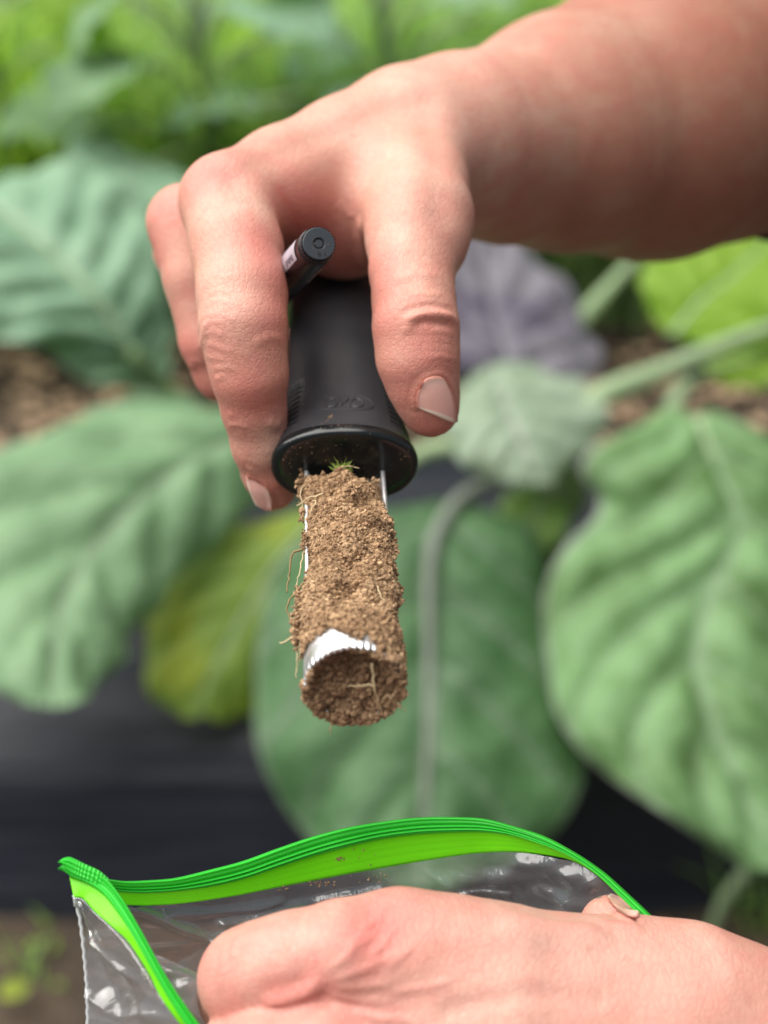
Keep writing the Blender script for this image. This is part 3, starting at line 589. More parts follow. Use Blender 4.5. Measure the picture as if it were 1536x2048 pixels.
class Sculpt:
    """a fleshy mesh in world space that can be creased, dented and tinted where points of the surface are touched"""
    def __init__(s, name, flesh, lo, hi, vox, mat):
        V, F = polygonise(flesh.ev, lo, hi, vox); V = relax(V, F, 4); V, F = subdivide(V, F); V = relax(V, F, 3); me2 = quad_mesh(name, to_world(V), F)
        o = bpy.data.objects.new(name, me2); COL.objects.link(o)
        me2.materials.append(mat); s.o = o; s.me = me2; n = len(me2.vertices)
        s.V = np.empty(n*3, np.float32); me2.vertices.foreach_get('co', s.V); s.V = s.V.reshape(-1, 3).astype(float)
        s.red = np.zeros(n); s.pale = np.zeros(n); s.tan = np.zeros(n); s.refresh()
    def refresh(s):
        s.me.vertices.foreach_set('co', s.V.astype(np.float32).ravel()); s.me.update(); bpy.context.view_layer.update()
        N = np.empty(len(s.V)*3, np.float32); s.me.vertex_normals.foreach_get('vector', N); s.N = N.reshape(-1, 3).astype(float)
    def hit(s, px, py):
        d = norm(P(px, py, 1.0)-CAM); ok, loc, nn, _ = s.o.ray_cast(Vector(CAM), Vector(d)); return (np.array(loc), np.array(nn)) if ok else None
    def trace(s, pts, n=None):
        p = np.asarray(pts, float); n = n or max(6, int(np.linalg.norm(np.diff(p, axis=0), axis=1).sum()/5)); out = []
        for q in (crom(np.c_[p, np.zeros(len(p))], n)[:, :2] if len(p) > 1 else p):
            h = s.hit(*q)
            if h is not None: out.append(h[0])
        return np.array(out)
    def dist(s, L, r):
        lo, hi = L.min(0)-r, L.max(0)+r; idx = np.where(((s.V > lo) & (s.V < hi)).all(1))[0]; v = s.V[idx]; best = np.full(len(idx), 9.0); par = np.zeros(len(idx))
        for i in range(len(L)-1) if len(L) > 1 else [0]:
            a = L[i]; b = L[min(i+1, len(L)-1)]; ba = b-a; h = np.clip((v-a)@ba/max(ba@ba, 1e-12), 0, 1); d = np.linalg.norm(v-a-h[:, None]*ba, axis=1)
            m = d < best; best[m] = d[m]; par[m] = (i+h[m])/max(len(L)-1, 1)
        k = best < r; return idx[k], best[k], par[k]
    def crease(s, pts, width=0.0011, depth=0.0005, lip=0.22, taper=True):
        L = s.trace(pts)
        if len(L) < 2: return
        i, d, t = s.dist(L, width*3.2); e = np.minimum(1, np.minimum(t, 1-t)*5+0.05) if taper else 1
        s.red[i] = np.maximum(s.red[i], 0.35*e*np.exp(-(d/(width*0.9))**2)*min(1.0, depth/0.0004))
        s.V[i] += s.N[i]*(e*(-depth*np.exp(-(d/width)**2)+depth*lip*np.exp(-((d-1.9*width)/(0.9*width))**2)))[:, None]
    def swell(s, pts, width, height):
        L = s.trace(pts)
        if len(L) == 0: return
        i, d, t = s.dist(L, width*2.6); s.V[i] += s.N[i]*(height*np.exp(-(d/width)**2))[:, None]
    def tint(s, pts, width, amt, what='red'):
        L = s.trace(pts)
        if len(L) == 0: return
        i, d, t = s.dist(L, width*2.4); a = getattr(s, what); a[i] = np.maximum(a[i], amt*np.exp(-(d/width)**2))
    def done(s):
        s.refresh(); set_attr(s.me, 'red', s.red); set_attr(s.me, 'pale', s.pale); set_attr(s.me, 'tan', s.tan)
        s.me.polygons.foreach_set('use_smooth', np.full(len(s.me.polygons), True)); s.me.update()
    def nail(s, rows, mat, thick=0.0005, name='fingernail', sink=0.0007, label=None):
        """rows: list of rows of photo points base->free edge, laid on the finger surface"""
        R = np.array(rows, float); nr, nc = R.shape[:2]; a = crom_u(R.reshape(nr, -1), 17).reshape(17, nc, 2)
        g = np.stack([crom_u(a[i], 15) for i in range(17)]); Q = np.zeros((17, 15, 3)); NN = np.zeros((17, 15, 3))
        for i in range(17):
            for j in range(15):
                h = s.hit(*g[i, j])
                if h is None: h = (Q[i, j-1] if j else Q[i-1, j], NN[i, j-1] if j else NN[i-1, j])
                Q[i, j], NN[i, j] = h
        for _ in range(3):
            NN[1:-1, 1:-1] = (NN[:-2, 1:-1]+NN[2:, 1:-1]+NN[1:-1, :-2]+NN[1:-1, 2:])/4
            Q[1:-1, 1:-1] = (Q[:-2, 1:-1]+Q[2:, 1:-1]+Q[1:-1, :-2]+Q[1:-1, 2:])/4
        NN /= np.linalg.norm(NN, axis=2)[..., None]
        u = np.linspace(0, 1, 17)[:, None]; v = np.linspace(-1, 1, 15)[None]
        hgt = thick+0.00045*(1-v**2)-sink*np.clip(np.abs(v)-0.80, 0, 1)*6-sink*np.clip(0.14-u, 0, 1)*7+0.0003*np.clip(u-0.8, 0, 1)*5
        T = Q+NN*hgt[..., None]; Bt = Q-NN*0.0006
        V = np.concatenate([T.reshape(-1, 3), Bt.reshape(-1, 3)]); F = grid_faces(17, 15); k = 255; F2 = F[:, ::-1]+k
        rim = [(i*15, (i+1)*15, (i+1)*15+k, i*15+k) for i in range(16)]+[((i+1)*15+14, i*15+14, i*15+14+k, (i+1)*15+14+k) for i in range(16)]
        rim += [(j+1, j, j+k, j+1+k) for j in range(14)]+[(240+j, 240+j+1, 240+j+1+k, 240+j+k) for j in range(14)]
        me = quad_mesh(name, V, np.concatenate([F, F2, np.array(rim)])); bmm = bmesh.new(); bmm.from_mesh(me); bmesh.ops.recalc_face_normals(bmm, faces=bmm.faces); bmm.to_mesh(me); bmm.free(); uv = np.stack(np.broadcast_arrays(v*0.5+0.5, u), -1).reshape(-1, 2); set_uv(me, np.concatenate([uv, uv]))
        return link(name, me, mat, s.o)

def upper_hand():
    f = Flesh()
    # back of the hand: index and middle metacarpals, wrist
    f.chain([(455,402,.410,90),(570,366,.424,112),(700,332,.438,138),(820,290,.450,155),(905,280,.462,158)], 0.003, 0.004, 1.12)
    f.chain([(372,445,.432,70),(560,430,.448,95),(760,360,.460,130),(900,310,.468,140)], 0.003, 0.010, 1.1)
    f.chain([(360,505,.458,46),(560,500,.470,90),(800,400,.476,110)], 0.003, 0.010, 1.1)
    # thumb base and first web
    f.chain([(842,315,.440,86),(836,375,.424,99),(838,425,.411,102),(836,470,.404,98)], 0.003, 0.010)
    f.chain([(688,458,.440,100),(770,430,.432,96)], 0.003, 0.012)
    # forearm
    f.chain([(925,285,.466,152),(1010,290,.482,190),(1130,268,.500,232),(1300,238,.525,278),(1440,214,.545,262),(1600,187,.565,232)], 0.006, 0.012)
    # thumb
    f.chain([(838,450,.406,98),(826,540,.394,86),(828,600,.389,82),(832,655,.385,85),(836,715,.385,82),(846,765,.387,72),(857,805,.389,61),(862,822,.390,53)], 0.002, 0.006, 1.12)
    # index
    f.chain([(455,402,.408,92),(474,500,.398,91),(484,590,.389,89),(486,655,.385,87)], 0.002, 0.005)
    f.chain([(486,655,.385,87),(491,700,.385,80),(499,750,.386,76),(507,815,.390,64)], 0.002, 0.002, 1.05)
    f.chain([(507,815,.390,64),(522,890,.395,58),(537,945,.400,52),(547,976,.403,46)], 0.002, 0.002, 1.08)
    # middle
    f.chain([(366,442,.432,73),(396,560,.428,67),(424,680,.428,64),(448,742,.432,60),(540,790,.448,50)], 0.002, 0.003)
    # ring and little, mostly hidden
    f.chain([(358,505,.458,50),(405,610,.458,48),(450,700,.462,46),(560,740,.475,42)], 0.002, 0.003)
    f.chain([(420,560,.482,42),(470,660,.488,42),(580,700,.495,38)], 0.002, 0.003)
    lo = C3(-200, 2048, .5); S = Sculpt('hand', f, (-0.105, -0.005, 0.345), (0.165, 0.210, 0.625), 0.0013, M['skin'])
    cr = S.crease
    # deep folds: index base against the web, web wrinkles
    S.tint([(560,380),(588,424),(600,455)], 0.0025, 0.9)
    cr([(722,430),(728,480),(735,530),(738,575)], 0.0022, 0.0015, 0.2)
    cr([(700,420),(708,450),(714,490)], 0.0011, 0.0003, 0); cr([(680,400),(690,430)], 0.0011, 0.0002, 0)
    # knuckles and tendons
    S.swell([(425,345),(445,360)], 0.008, 0.0016); S.swell([(322,400)], 0.006, 0.0010)
    S.swell([(470,345),(600,290),(740,235),(850,200)], 0.005, 0.0009); S.swell([(860,240),(870,330),(880,420)], 0.006, 0.0010)
    S.swell([(900,430),(905,470)], 0.010, 0.0015)
    # index PIP wrinkles
    for pts in ([(398,640),(420,628),(450,632),(478,648)], [(400,655),(425,642),(452,648)], [(404,612),(430,600),(462,606),(488,622)], [(405,672),(428,664),(448,676)], [(404,690),(425,690),(450,700),(470,700)], [(412,715),(432,716),(455,722)], [(412,590),(440,580),(468,588)]):
        cr(pts, 0.0007, 0.00017, 0.0)
    cr([(400,700),(408,660),(414,640)], 0.0012, 0.0004)
    for pts in ([(420,742),(445,735),(470,738)], [(428,760),(450,752)], [(455,853),(474,849),(500,856)], [(456,832),(470,828)]): cr(pts, 0.0008, 0.00022, 0.0)
    cr([(505,690),(540,676),(570,680)], 0.0012, 0.00025); cr([(536,842),(550,850),(562,850)], 0.0012, 0.0004)
    # middle finger
    for pts in ([(376,728),(392,722),(408,728)], [(378,735),(395,732)]): cr(pts, 0.0010, 0.0003, 0.0)
    # thumb IP creases
    cr([(808,648),(830,634),(862,628),(895,632),(915,644)], 0.0012, 0.0010, 0.5); cr([(800,664),(835,652),(868,650)], 0.0010, 0.0003)
    for y in (668, 684, 700, 716): cr([(850,y),(880,y-5),(908,y)], 0.0009, 0.0003)
    cr([(795,600),(840,588),(890,590)], 0.0010, 0.00025); cr([(785,560),(835,548),(880,552)], 0.0012, 0.0002)
    # wrist fold and forearm hollows
    S.swell([(1020,415),(1090,405)], 0.018, 0.0010)
    S.refresh()
    # nail beds
    cr([(830,815),(829,795),(838,770),(852,755),(870,748),(886,750),(898,762),(908,785),(914,815)], 0.0008, 0.0003, 0.3, False)
    cr([(500,938),(520,958),(537,982),(547,1003),(545,1020)], 0.0008, 0.0003, 0.3, False)
    S.refresh()
    # colour of the skin itself; forearm shade is painted in as well
    T = S.tint
    for p, w_, a in (([(425,345)], .012, .55), ([(318,410)], .009, .6), ([(520,480),(545,560),(540,640)], .008, .75), ([(430,650),(440,690)], .007, .45), ([(500,780),(520,830)], .009, .7), ([(540,980)], .006, .6),
                     ([(600,420),(680,520)], .010, .75), ([(760,520),(770,640)], .008, .5), ([(850,680),(870,720)], .009, .55), ([(850,850),(880,862)], .006, .7), ([(800,760),(810,800)], .007, .5), ([(370,700),(400,780)], .008, .6), ([(306,495)], .008, .7), ([(860,440)], .010, .3)): T(p, w_, a)
    T([(470,600),(430,560)], .010, .5, 'pale'); T([(540,870),(545,900)], .005, .8, 'pale'); T([(700,250),(860,180)], .016, .5, 'pale'); T([(740,330),(820,400)], .012, .35, 'pale')
    cam_x = (S.V-CAM)@RGT; S.tan = np.clip((cam_x-C3(930, 300, .47)[0])/0.035, 0, 1)*0.62+np.clip((cam_x-C3(1150, 300, .5)[0])/0.08, 0, 1)*0.38  # suntan past the wrist, deepened with painted shade towards the sleeve
    S.done()
    S.o['label'] = 'bare forearm and hand gripping the black handle of the soil corer'; S.o['category'] = 'hand'; S.o['group'] = 'hands of the sampler'
    S.nail([[(843,764),(854,756),(868,752),(882,753),(893,762)], [(832,792),(848,786),(868,782),(889,784),(906,796)], [(832,806),(848,806),(870,806),(892,812),(912,824)], [(833,812),(850,820),(870,829),(892,839),(911,846)]], M['nail'], 0.0003)
    S.nail([[(544,1016),(545,1008),(545,1001),(541,988),(534,974)], [(532,1018),(530,1004),(526,990),(521,974),(514,958)], [(526,1019),(521,1006),(514,990),(507,972),(501,952)], [(521,1018),(514,1006),(507,992),(499,972),(494,950)]], M['nail'], 0.0002)
    return S
def lower_hand():
    f = Flesh()
    f.chain([(800,1908,.325,124),(900,1936,.326,138),(1000,1968,.327,152),(1130,2002,.330,164),(1260,2006,.333,166),(1370,2020,.335,168),(1470,2058,.337,166),(1620,2130,.340,168)], 0.004, 0.004, 1.05)
    f.chain([(770,2072,.320,112),(1000,2140,.320,150),(1300,2210,.324,190),(1620,2290,.33,200)], 0.004, 0.012, 1.0)
    f.chain([(800,2240,.328,110),(1000,2300,.328,150),(1300,2360,.330,190)], 0.004, 0.012, 1.0)
    f.chain([(800,1908,.325,123),(690,1914,.322,112),(590,1930,.322,104),(540,1943,.323,101),(500,1958,.326,99)], 0.002, 0.004)
    f.chain([(500,1958,.326,99),(494,1985,.338,94),(530,2060,.362,80),(600,2090,.378,66)], 0.003, 0.003)
    f.chain([(770,2072,.320,112),(640,2094,.315,106),(540,2116,.314,100),(450,2145,.318,94),(470,2190,.335,88)], 0.002, 0.0012)
    f.chain([(790,2240,.326,100),(620,2270,.318,92),(480,2310,.32,88)], 0.002, 0.003)
    f.chain([(1400,2030,.374,90),(1320,1960,.372,78),(1262,1895,.363,68),(1222,1854,.356,64)], 0.002, 0.002, 1.1)
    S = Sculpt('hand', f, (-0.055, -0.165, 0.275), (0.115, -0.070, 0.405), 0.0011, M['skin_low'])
    cr = S.crease
    cr([(640,1950),(622,1980),(580,1998),(520,2012)], 0.0018, 0.0012, 0.2)
    # radiating wrinkles of knuckle and web
    for pts in ([(640,1950),(680,1925),(720,1890),(760,1850)], [(650,1960),(700,1950),(760,1925),(800,1900)], [(660,1975),(720,1975),(790,1965)], [(650,1985),(710,2000),(780,2005)], [(690,1905),(720,1870),(740,1835)],
                [(740,1920),(765,1890),(790,1850)], [(770,1940),(800,1915),(830,1890)], [(700,2020),(760,2035),(830,2040)], [(660,2010),(720,2030),(790,2048)], [(780,1985),(850,1975),(910,1960)], [(730,1860),(755,1830),(775,1805)]):
        cr(pts, 0.0009, 0.00026, 0.1)
    cr([(985,1835),(1060,1850),(1140,1862),(1230,1868)], 0.0035, 0.0010, 0.3); cr([(1190,1840),(1240,1850),(1290,1848)], 0.002, 0.0006)
    S.swell([(770,1830),(790,1850)], 0.006, 0.0012); S.swell([(900,1900),(1100,1940),(1300,1960)], 0.005, 0.0006); S.swell([(1330,1880),(1400,1910)], 0.008, 0.0010)
    S.swell([(900,2020),(1050,1990),(1200,2000)], 0.0022, 0.0005)
    for pts in ([(452,1880),(446,1930),(436,1990)], [(470,1872),(462,1920)]): cr(pts, 0.0012, 0.0003)
    S.refresh(); cr([(1210,1794),(1216,1808),(1236,1826),(1258,1840)], 0.0009, 0.0005, 0.5, False); S.refresh()
    T = S.tint
    for p, w_, a in (([(770,1845),(740,1870)], .008, .85), ([(800,1870)], .006, .5), ([(420,1960),(430,2010)], .008, .45), ([(560,1990),(630,1970)], .006, .6), ([(700,2030),(760,2045)], .007, .5), ([(520,1880)], .006, .25)): T(p, w_, a)
    T([(1000,1880),(1300,1950)], .014, .4, 'pale'); T([(950,2000),(1200,2040)], .014, .35, 'pale')
    S.done(); S.o['label'] = 'hand at the bottom holding open the zip bag, wrist at lower right'; S.o['category'] = 'hand'; S.o['group'] = 'hands of the sampler'
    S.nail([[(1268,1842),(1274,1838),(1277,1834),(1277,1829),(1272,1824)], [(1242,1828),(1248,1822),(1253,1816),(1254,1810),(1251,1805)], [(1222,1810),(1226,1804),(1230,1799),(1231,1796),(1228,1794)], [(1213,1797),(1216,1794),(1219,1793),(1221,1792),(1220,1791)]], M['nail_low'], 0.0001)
    return S
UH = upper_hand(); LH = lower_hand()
M['hair'] = simple('fine_hair', (0.30, 0.17, 0.09), 0.5)
def hairs(S, n, box, dirc, length, seed, rad=0.000022):
    r = np.random.default_rng(seed); c = S.V-CAM; z = c@FWD; px = 768+(c@RGT)/z/U1; py = 1024-(c@UPV)/z/U1; face = -(S.N*(c/np.linalg.norm(c, axis=1)[:, None])).sum(1)
    m = np.where((px > box[0]) & (px < box[2]) & (py > box[1]) & (py < box[3]) & (face > -0.15))[0]; m = r.choice(m, min(n, len(m)), replace=False); d0 = RGT*dirc[0]+UPV*dirc[1]; V = []; F = []
    for i in m:
        N = S.N[i]; T = norm(d0-N*(d0@N)+0.35*r.normal(size=3)*np.array([1, 1, 1])); B = norm(np.cross(T, N)); l = length*r.uniform(.5, 1.2); k0 = len(V)
        for j in range(5):
            t = j/4; p = S.V[i]+T*l*t+N*(l*0.42*math.sin(t*2.2)*0.5)+B*l*0.12*t*t*r.normal(); q = rad*(1-0.75*t)
            V += [p+B*q, p-B*q*0.5+N*q*.87, p-B*q*0.5-N*q*.87]
            if j:
                for e in range(3): F.append((k0+3*j-3+e, k0+3*j-3+(e+1) % 3, k0+3*j+(e+1) % 3, k0+3*j+e))
    link('hair', quad_mesh('hair', np.array(V), np.array(F)), M['hair'], S.o, kind='stuff')
hairs(LH, 900, (480, 1760, 1540, 2060), (-1, -0.25), 0.0055, 1)
hairs(UH, 900, (390, 120, 1530, 600), (-0.5, -1), 0.006, 2)

# sleeve hem at the far end of the forearm
def sleeve():
    path = [C3(1494, 204, .551), C3(1600, 187, .566), C3(1720, 168, .58), C3(1850, 148, .60)]; p = crom(path, 14); ax = norm(p[-1]-p[0]); a1 = norm(np.cross(ax, (0, 0, 1))); a2 = np.cross(ax, a1)
    th = np.linspace(0, 2*math.pi, 48, endpoint=False); V = []
    R = np.concatenate([[0.050, 0.0525, 0.0535], np.linspace(0.054, 0.060, 11)]); q = np.vstack([p[0]+ax*0.012, p[0]+ax*0.001, p])[:16]; R = np.concatenate([[0.040, 0.047], R])[:16]
    for c, r in zip(q, R):
        rr = r*(1+0.03*np.sin(th*5+c[0]*60)); V.append(c+rr[:, None]*(np.cos(th)[:, None]*a1+np.sin(th)[:, None]*a2))
    V = np.array(V); me = quad_mesh('sleeve', to_world(V.reshape(-1, 3)), grid_faces(len(V), 48, True)); link('sleeve', me, M['sleeve'], UH.o)
sleeve()

# ------------------------------------------------------------------ corer
BASE = C3(689, 940, .390); TIP = C3(707, 1372, .325)
AX = norm(TIP-BASE); LEN = np.linalg.norm(TIP-BASE)      # base -> tip, towards the viewer
SD = norm(np.cross(AX, (0, 1, 0))); SD = SD if SD[0] > 0 else -SD
TP = np.cross(SD, AX); TP = TP if TP[1] > 0 else -TP       # up out of the open channel
def K(s, x, y): return BASE+AX*s+SD*x+TP*y                  # corer coordinates (along, across, up) in metres -> camera frame
def KW(arr): a = np.asarray(arr, float); return to_world(BASE+a[..., 0:1]*AX+a[..., 1:2]*SD+a[..., 2:3]*TP)
corer = root('apple_corer', to_world(K(0, 0, 0)), 'black-handled steel corer held out with a soil core in its channel', 'corer')
R_T = 0.0110
def build_handle():
    # rubber grip: superelliptic sections; s is measured backwards from the face
    st = [(0.0018, .0187, .0112), (0.006, .0182, .0109), (0.012, .0174, .0106), (0.020, .0164, .0104), (0.030, .0156, .0104), (0.045, .0151, .0108), (0.065, .0151, .0112), (0.085, .0148, .0110), (0.100, .0125, .0098), (0.108, .0095, .0075), (0.111, .004, .003)]
    S_ = crom(np.array(st), 640); S_ = np.concatenate([S_[S_[:, 0] < 0.0335], S_[S_[:, 0] >= 0.0335][::7], S_[-1:]]); n = 96; th = np.linspace(0, 2*math.pi, n, endpoint=False); V = np.zeros((len(S_), n, 3))
    for i, (s, a, b) in enumerate(S_):
        c, sn = np.cos(th), np.sin(th); e = 0.86
        x = a*np.sign(c)*np.abs(c)**e; y = b*np.sign(sn)*np.abs(sn)**e
        side = np.clip((np.abs(c)-0.64)/0.12, 0, 1)
        rib = 0.5+0.5*np.cos((s-0.0065)*2*math.pi/0.0026) if 0.0055 < s < 0.031 else 1.0
        rib = 1-(1-rib)*min(1, (0.031-s)/0.004) if s < 0.031 else 1.0
        inn = 1-0.085*side*(1-np.clip(rib*1.6-0.3, 0, 1)) if s < 0.031 else np.ones(n)
        V[i, :, 0] = -s; V[i, :, 1] = x*inn; V[i, :, 2] = y*inn+0.0018
    me = quad_mesh('grip', KW(V).reshape(-1, 3), grid_faces(len(S_), n, True)); g = link('grip', me, M['rubber'], corer)
    # glossy end cap with a dished face
    pr = [(-0.0024, 0.955), (-0.0022, 0.985), (-0.0013, 1.010), (-0.0002, 1.016), (0.0008, 1.0), (0.0014, 0.968), (0.0017, 0.92), (0.0018, 0.84), (0.0018, 0.7), (0.0017, 0.5), (0.0016, 0.35), (0.0016, 0.15), (0.0016, 0.01)]
    V = np.zeros((len(pr), n, 3))
    for i, (s, k) in enumerate(pr):
        c, sn = np.cos(th), np.sin(th); e = 0.86; V[i, :, 0] = s; V[i, :, 1] = .0191*k*np.sign(c)*np.abs(c)**e; V[i, :, 2] = .0116*k*np.sign(sn)*np.abs(sn)**e+0.0018
    me = quad_mesh('end_cap', KW(V).reshape(-1, 3), grid_faces(len(pr), n, True)); cap = link('end_cap', me, M['gloss'], corer)
    md = cap.modifiers.new('s', 'SUBSURF'); md.levels = 2; md.render_levels = 2
    # collar of the socket round the tube: arched lip above the channel
    a = np.linspace(math.radians(8), math.radians(172), 40); arc = np.stack([np.full(40, 0.0018), 0.0100*np.cos(a), -0.0060*np.sin(a)+0.0022], -1)
    link('socket_lip', tube_mesh('socket_lip', KW(arc), 0.00045, 8), M['gloss'], corer)
    # embossed letters inside a pill outline, on top of the grip
    def top(s, x):
        i = np.argmin(np.abs(S_[:, 0]-s)); aa, bb = S_[i, 1], S_[i, 2]; return bb*max(0.0, 1-abs(x/aa)**(2/0.86))**(0.43)+0.0018
    def ring(cx, s0, rx, ry, r=0.00028, t0=0, t1=2*math.pi):
        t = np.linspace(t0, t1, 40); p = np.array([(-(s0+ry*math.sin(q)), cx+rx*math.cos(q), top(s0+ry*math.sin(q), cx+rx*math.cos(q))+0.00003) for q in t]); return KW(p)
    for cx in (0.0034, -0.0034): link('lettering', tube_mesh('lettering', ring(cx, 0.0135, 0.0016, 0.0021), 0.00034, 6), M['emboss'], corer)
    Vx = []; Fx = []
    me1 = tube_mesh('lettering', KW(np.array([(-(0.0135+q*0.0020), q*0.0013, top(0.0135, 0)+0.00003) for q in np.linspace(-1, 1, 9)])), 0.00034, 6); link('lettering', me1, M['emboss'], corer)
    me2 = tube_mesh('lettering', KW(np.array([(-(0.0135+q*0.0020), -q*0.0013, top(0.0135, 0)+0.00003) for q in np.linspace(-1, 1, 9)])), 0.00034, 6); link('lettering', me2, M['emboss'], corer)
    t = np.linspace(0, 2*math.pi, 90); pill = np.array([(-(0.0135+0.0036*math.sin(q)), 0.0078*np.sign(math.cos(q))*abs(math.cos(q))**0.6, 0) for q in t]); pill[:, 2] = [top(-p[0], p[1])+0.00002 for p in pill]
    link('emblem_outline', tube_mesh('emblem_outline', KW(pill), 0.00022, 6), M['rubber'], corer)
build_handle()
def build_tube():
    # open channel (lower arc) from the handle to the ring, real sheet thickness
    n = 40; th = np.linspace(math.radians(180-4), math.radians(360+4), n); ss = np.linspace(-0.006, LEN-0.0125, 30); tk = 0.0009
    def shell(ss_, thl, outer, inner):
        o = np.array([[(s, outer*math.cos(a), outer*math.sin(a)) for a in thl] for s in ss_]); i = np.array([[(s, inner*math.cos(a), inner*math.sin(a)) for a in thl] for s in ss_]); return o, i
    o, i = shell(ss, th, R_T-0.0006, R_T-0.0006-tk); nv = len(ss); V = np.concatenate([KW(o).reshape(-1, 3), KW(i).reshape(-1, 3)]); F = grid_faces(nv, n); k = nv*n
    rim = [(r*n, (r+1)*n, (r+1)*n+k, r*n+k) for r in range(nv-1)]+[(r*n+n-1, r*n+n-1+k, (r+1)*n+n-1+k, (r+1)*n+n-1) for r in range(nv-1)]
    me = quad_mesh('channel', V, np.concatenate([F, F[:, ::-1]+k, np.array(rim)])); ob = link('channel', me, M['steel'], corer)
    # bright rolled edges of the channel
    for sx in (-1, 1): link('channel_edge', tube_mesh('channel_edge', KW(np.array([(s, sx*(R_T-0.0010), 0.0007) for s in ss])), 0.00062, 8), M['steel'], corer)
    # cutting ring with teeth
    nt = 44; m = nt*8; a = np.linspace(0, 2*math.pi, m, endpoint=False); tooth = 0.0009*np.repeat(np.random.default_rng(2).uniform(.35, 1.1, nt), 8)*np.abs(((a*nt/(2*math.pi)) % 1.0)*2-1)
    s0 = LEN-0.0135; rows = [(s0, 0), (s0+0.003, 0), (s0+0.007, 0), (s0+0.0105, 0), (s0+0.0125, 1)]
    O = np.array([[(s-0.0 + (t*tooth[j]), R_T*math.cos(a[j]), R_T*math.sin(a[j])) for j in range(m)] for s, t in rows]); I = O.copy(); I[..., 1:] *= (R_T-0.0008)/R_T
    V = np.concatenate([KW(O).reshape(-1, 3), KW(I).reshape(-1, 3)]); F = grid_faces(len(rows), m, True); k = len(rows)*m; e = (len(rows)-1)*m
    rim = [(e+j, e+(j+1) % m, e+(j+1) % m+k, e+j+k) for j in range(m)]+[((j+1) % m, j, j+k, (j+1) % m+k) for j in range(m)]
    link('cutting_ring', quad_mesh('cutting_ring', V, np.concatenate([F, F[:, ::-1]+k, np.array(rim)])), M['steel'], corer)
build_tube()

# ------------------------------------------------------------------ soil core: lumpy body plus real grains
def edges(s):                                               # left and right limits of the soil across the channel
    w_ = vnoise(np.stack([s*260, s*0+1.7, s*0+.2], -1)); w2 = vnoise(np.stack([s*210, s*0+5.7, s*0+.6], -1))
    L = np.interp(s, [0, .006, .012, .018, .040, .047, .054, .1], [.0098, .0116, .0112, .0094, .0093, .0098, .0116, .0117])+0.0006*w_
    R = np.interp(s, [0, .0065, .011, .016, .021, .027, .1], [.0, .002, .0055, .0085, .0096, .0107, .0112])+0.0009*w2
    return -L, R
def mound(s, x):                                            # height of the soil surface above the channel edges
    L, R = edges(s); c = (L+R)/2; hw = (R-L)/2; e = np.clip(1-((x-c)/hw)**2, 0, 1); t = s/LEN; env = np.clip((s-0.0062)/0.005, 0, 1)**0.5
    h = (0.0004+0.0074*e**0.42)*(0.72+0.28*np.clip(t*1.8, 0, 1)); q = np.stack([s*190, x*190, s*0+3.3], -1)
    h = h+(0.0019*fbm(q, 3)+0.0007*np.sin((s-x*0.45)*2*math.pi/0.0125))*e**0.3
    return h*env-0.005*(1-env)
def ring_limit(x):                                          # soil stops short of the ring's bare, left-of-centre part
    return LEN-0.0078+0.0036*np.clip((x+0.0055)/0.005, 0, 1)+0.0022*np.exp(-((x-0.0012)/0.0007)**2)+0.005*np.clip((x-0.0035)/0.003, 0, 1)+0.0009*vnoise(np.stack([x*800, x*0, x*0+.5], -1))
def plug(xx, yy):
    q2 = (xx**2+yy**2)/(R_T-0.0009)**2; up = yy/R_T
    return LEN-0.0010-0.0040*np.clip(1-q2**2, 0, 1)*np.clip(0.25+0.9*(up+0.35), 0.1, 1)+0.0011*fbm(np.stack([xx*380, yy*380, xx*0+9], -1), 3)
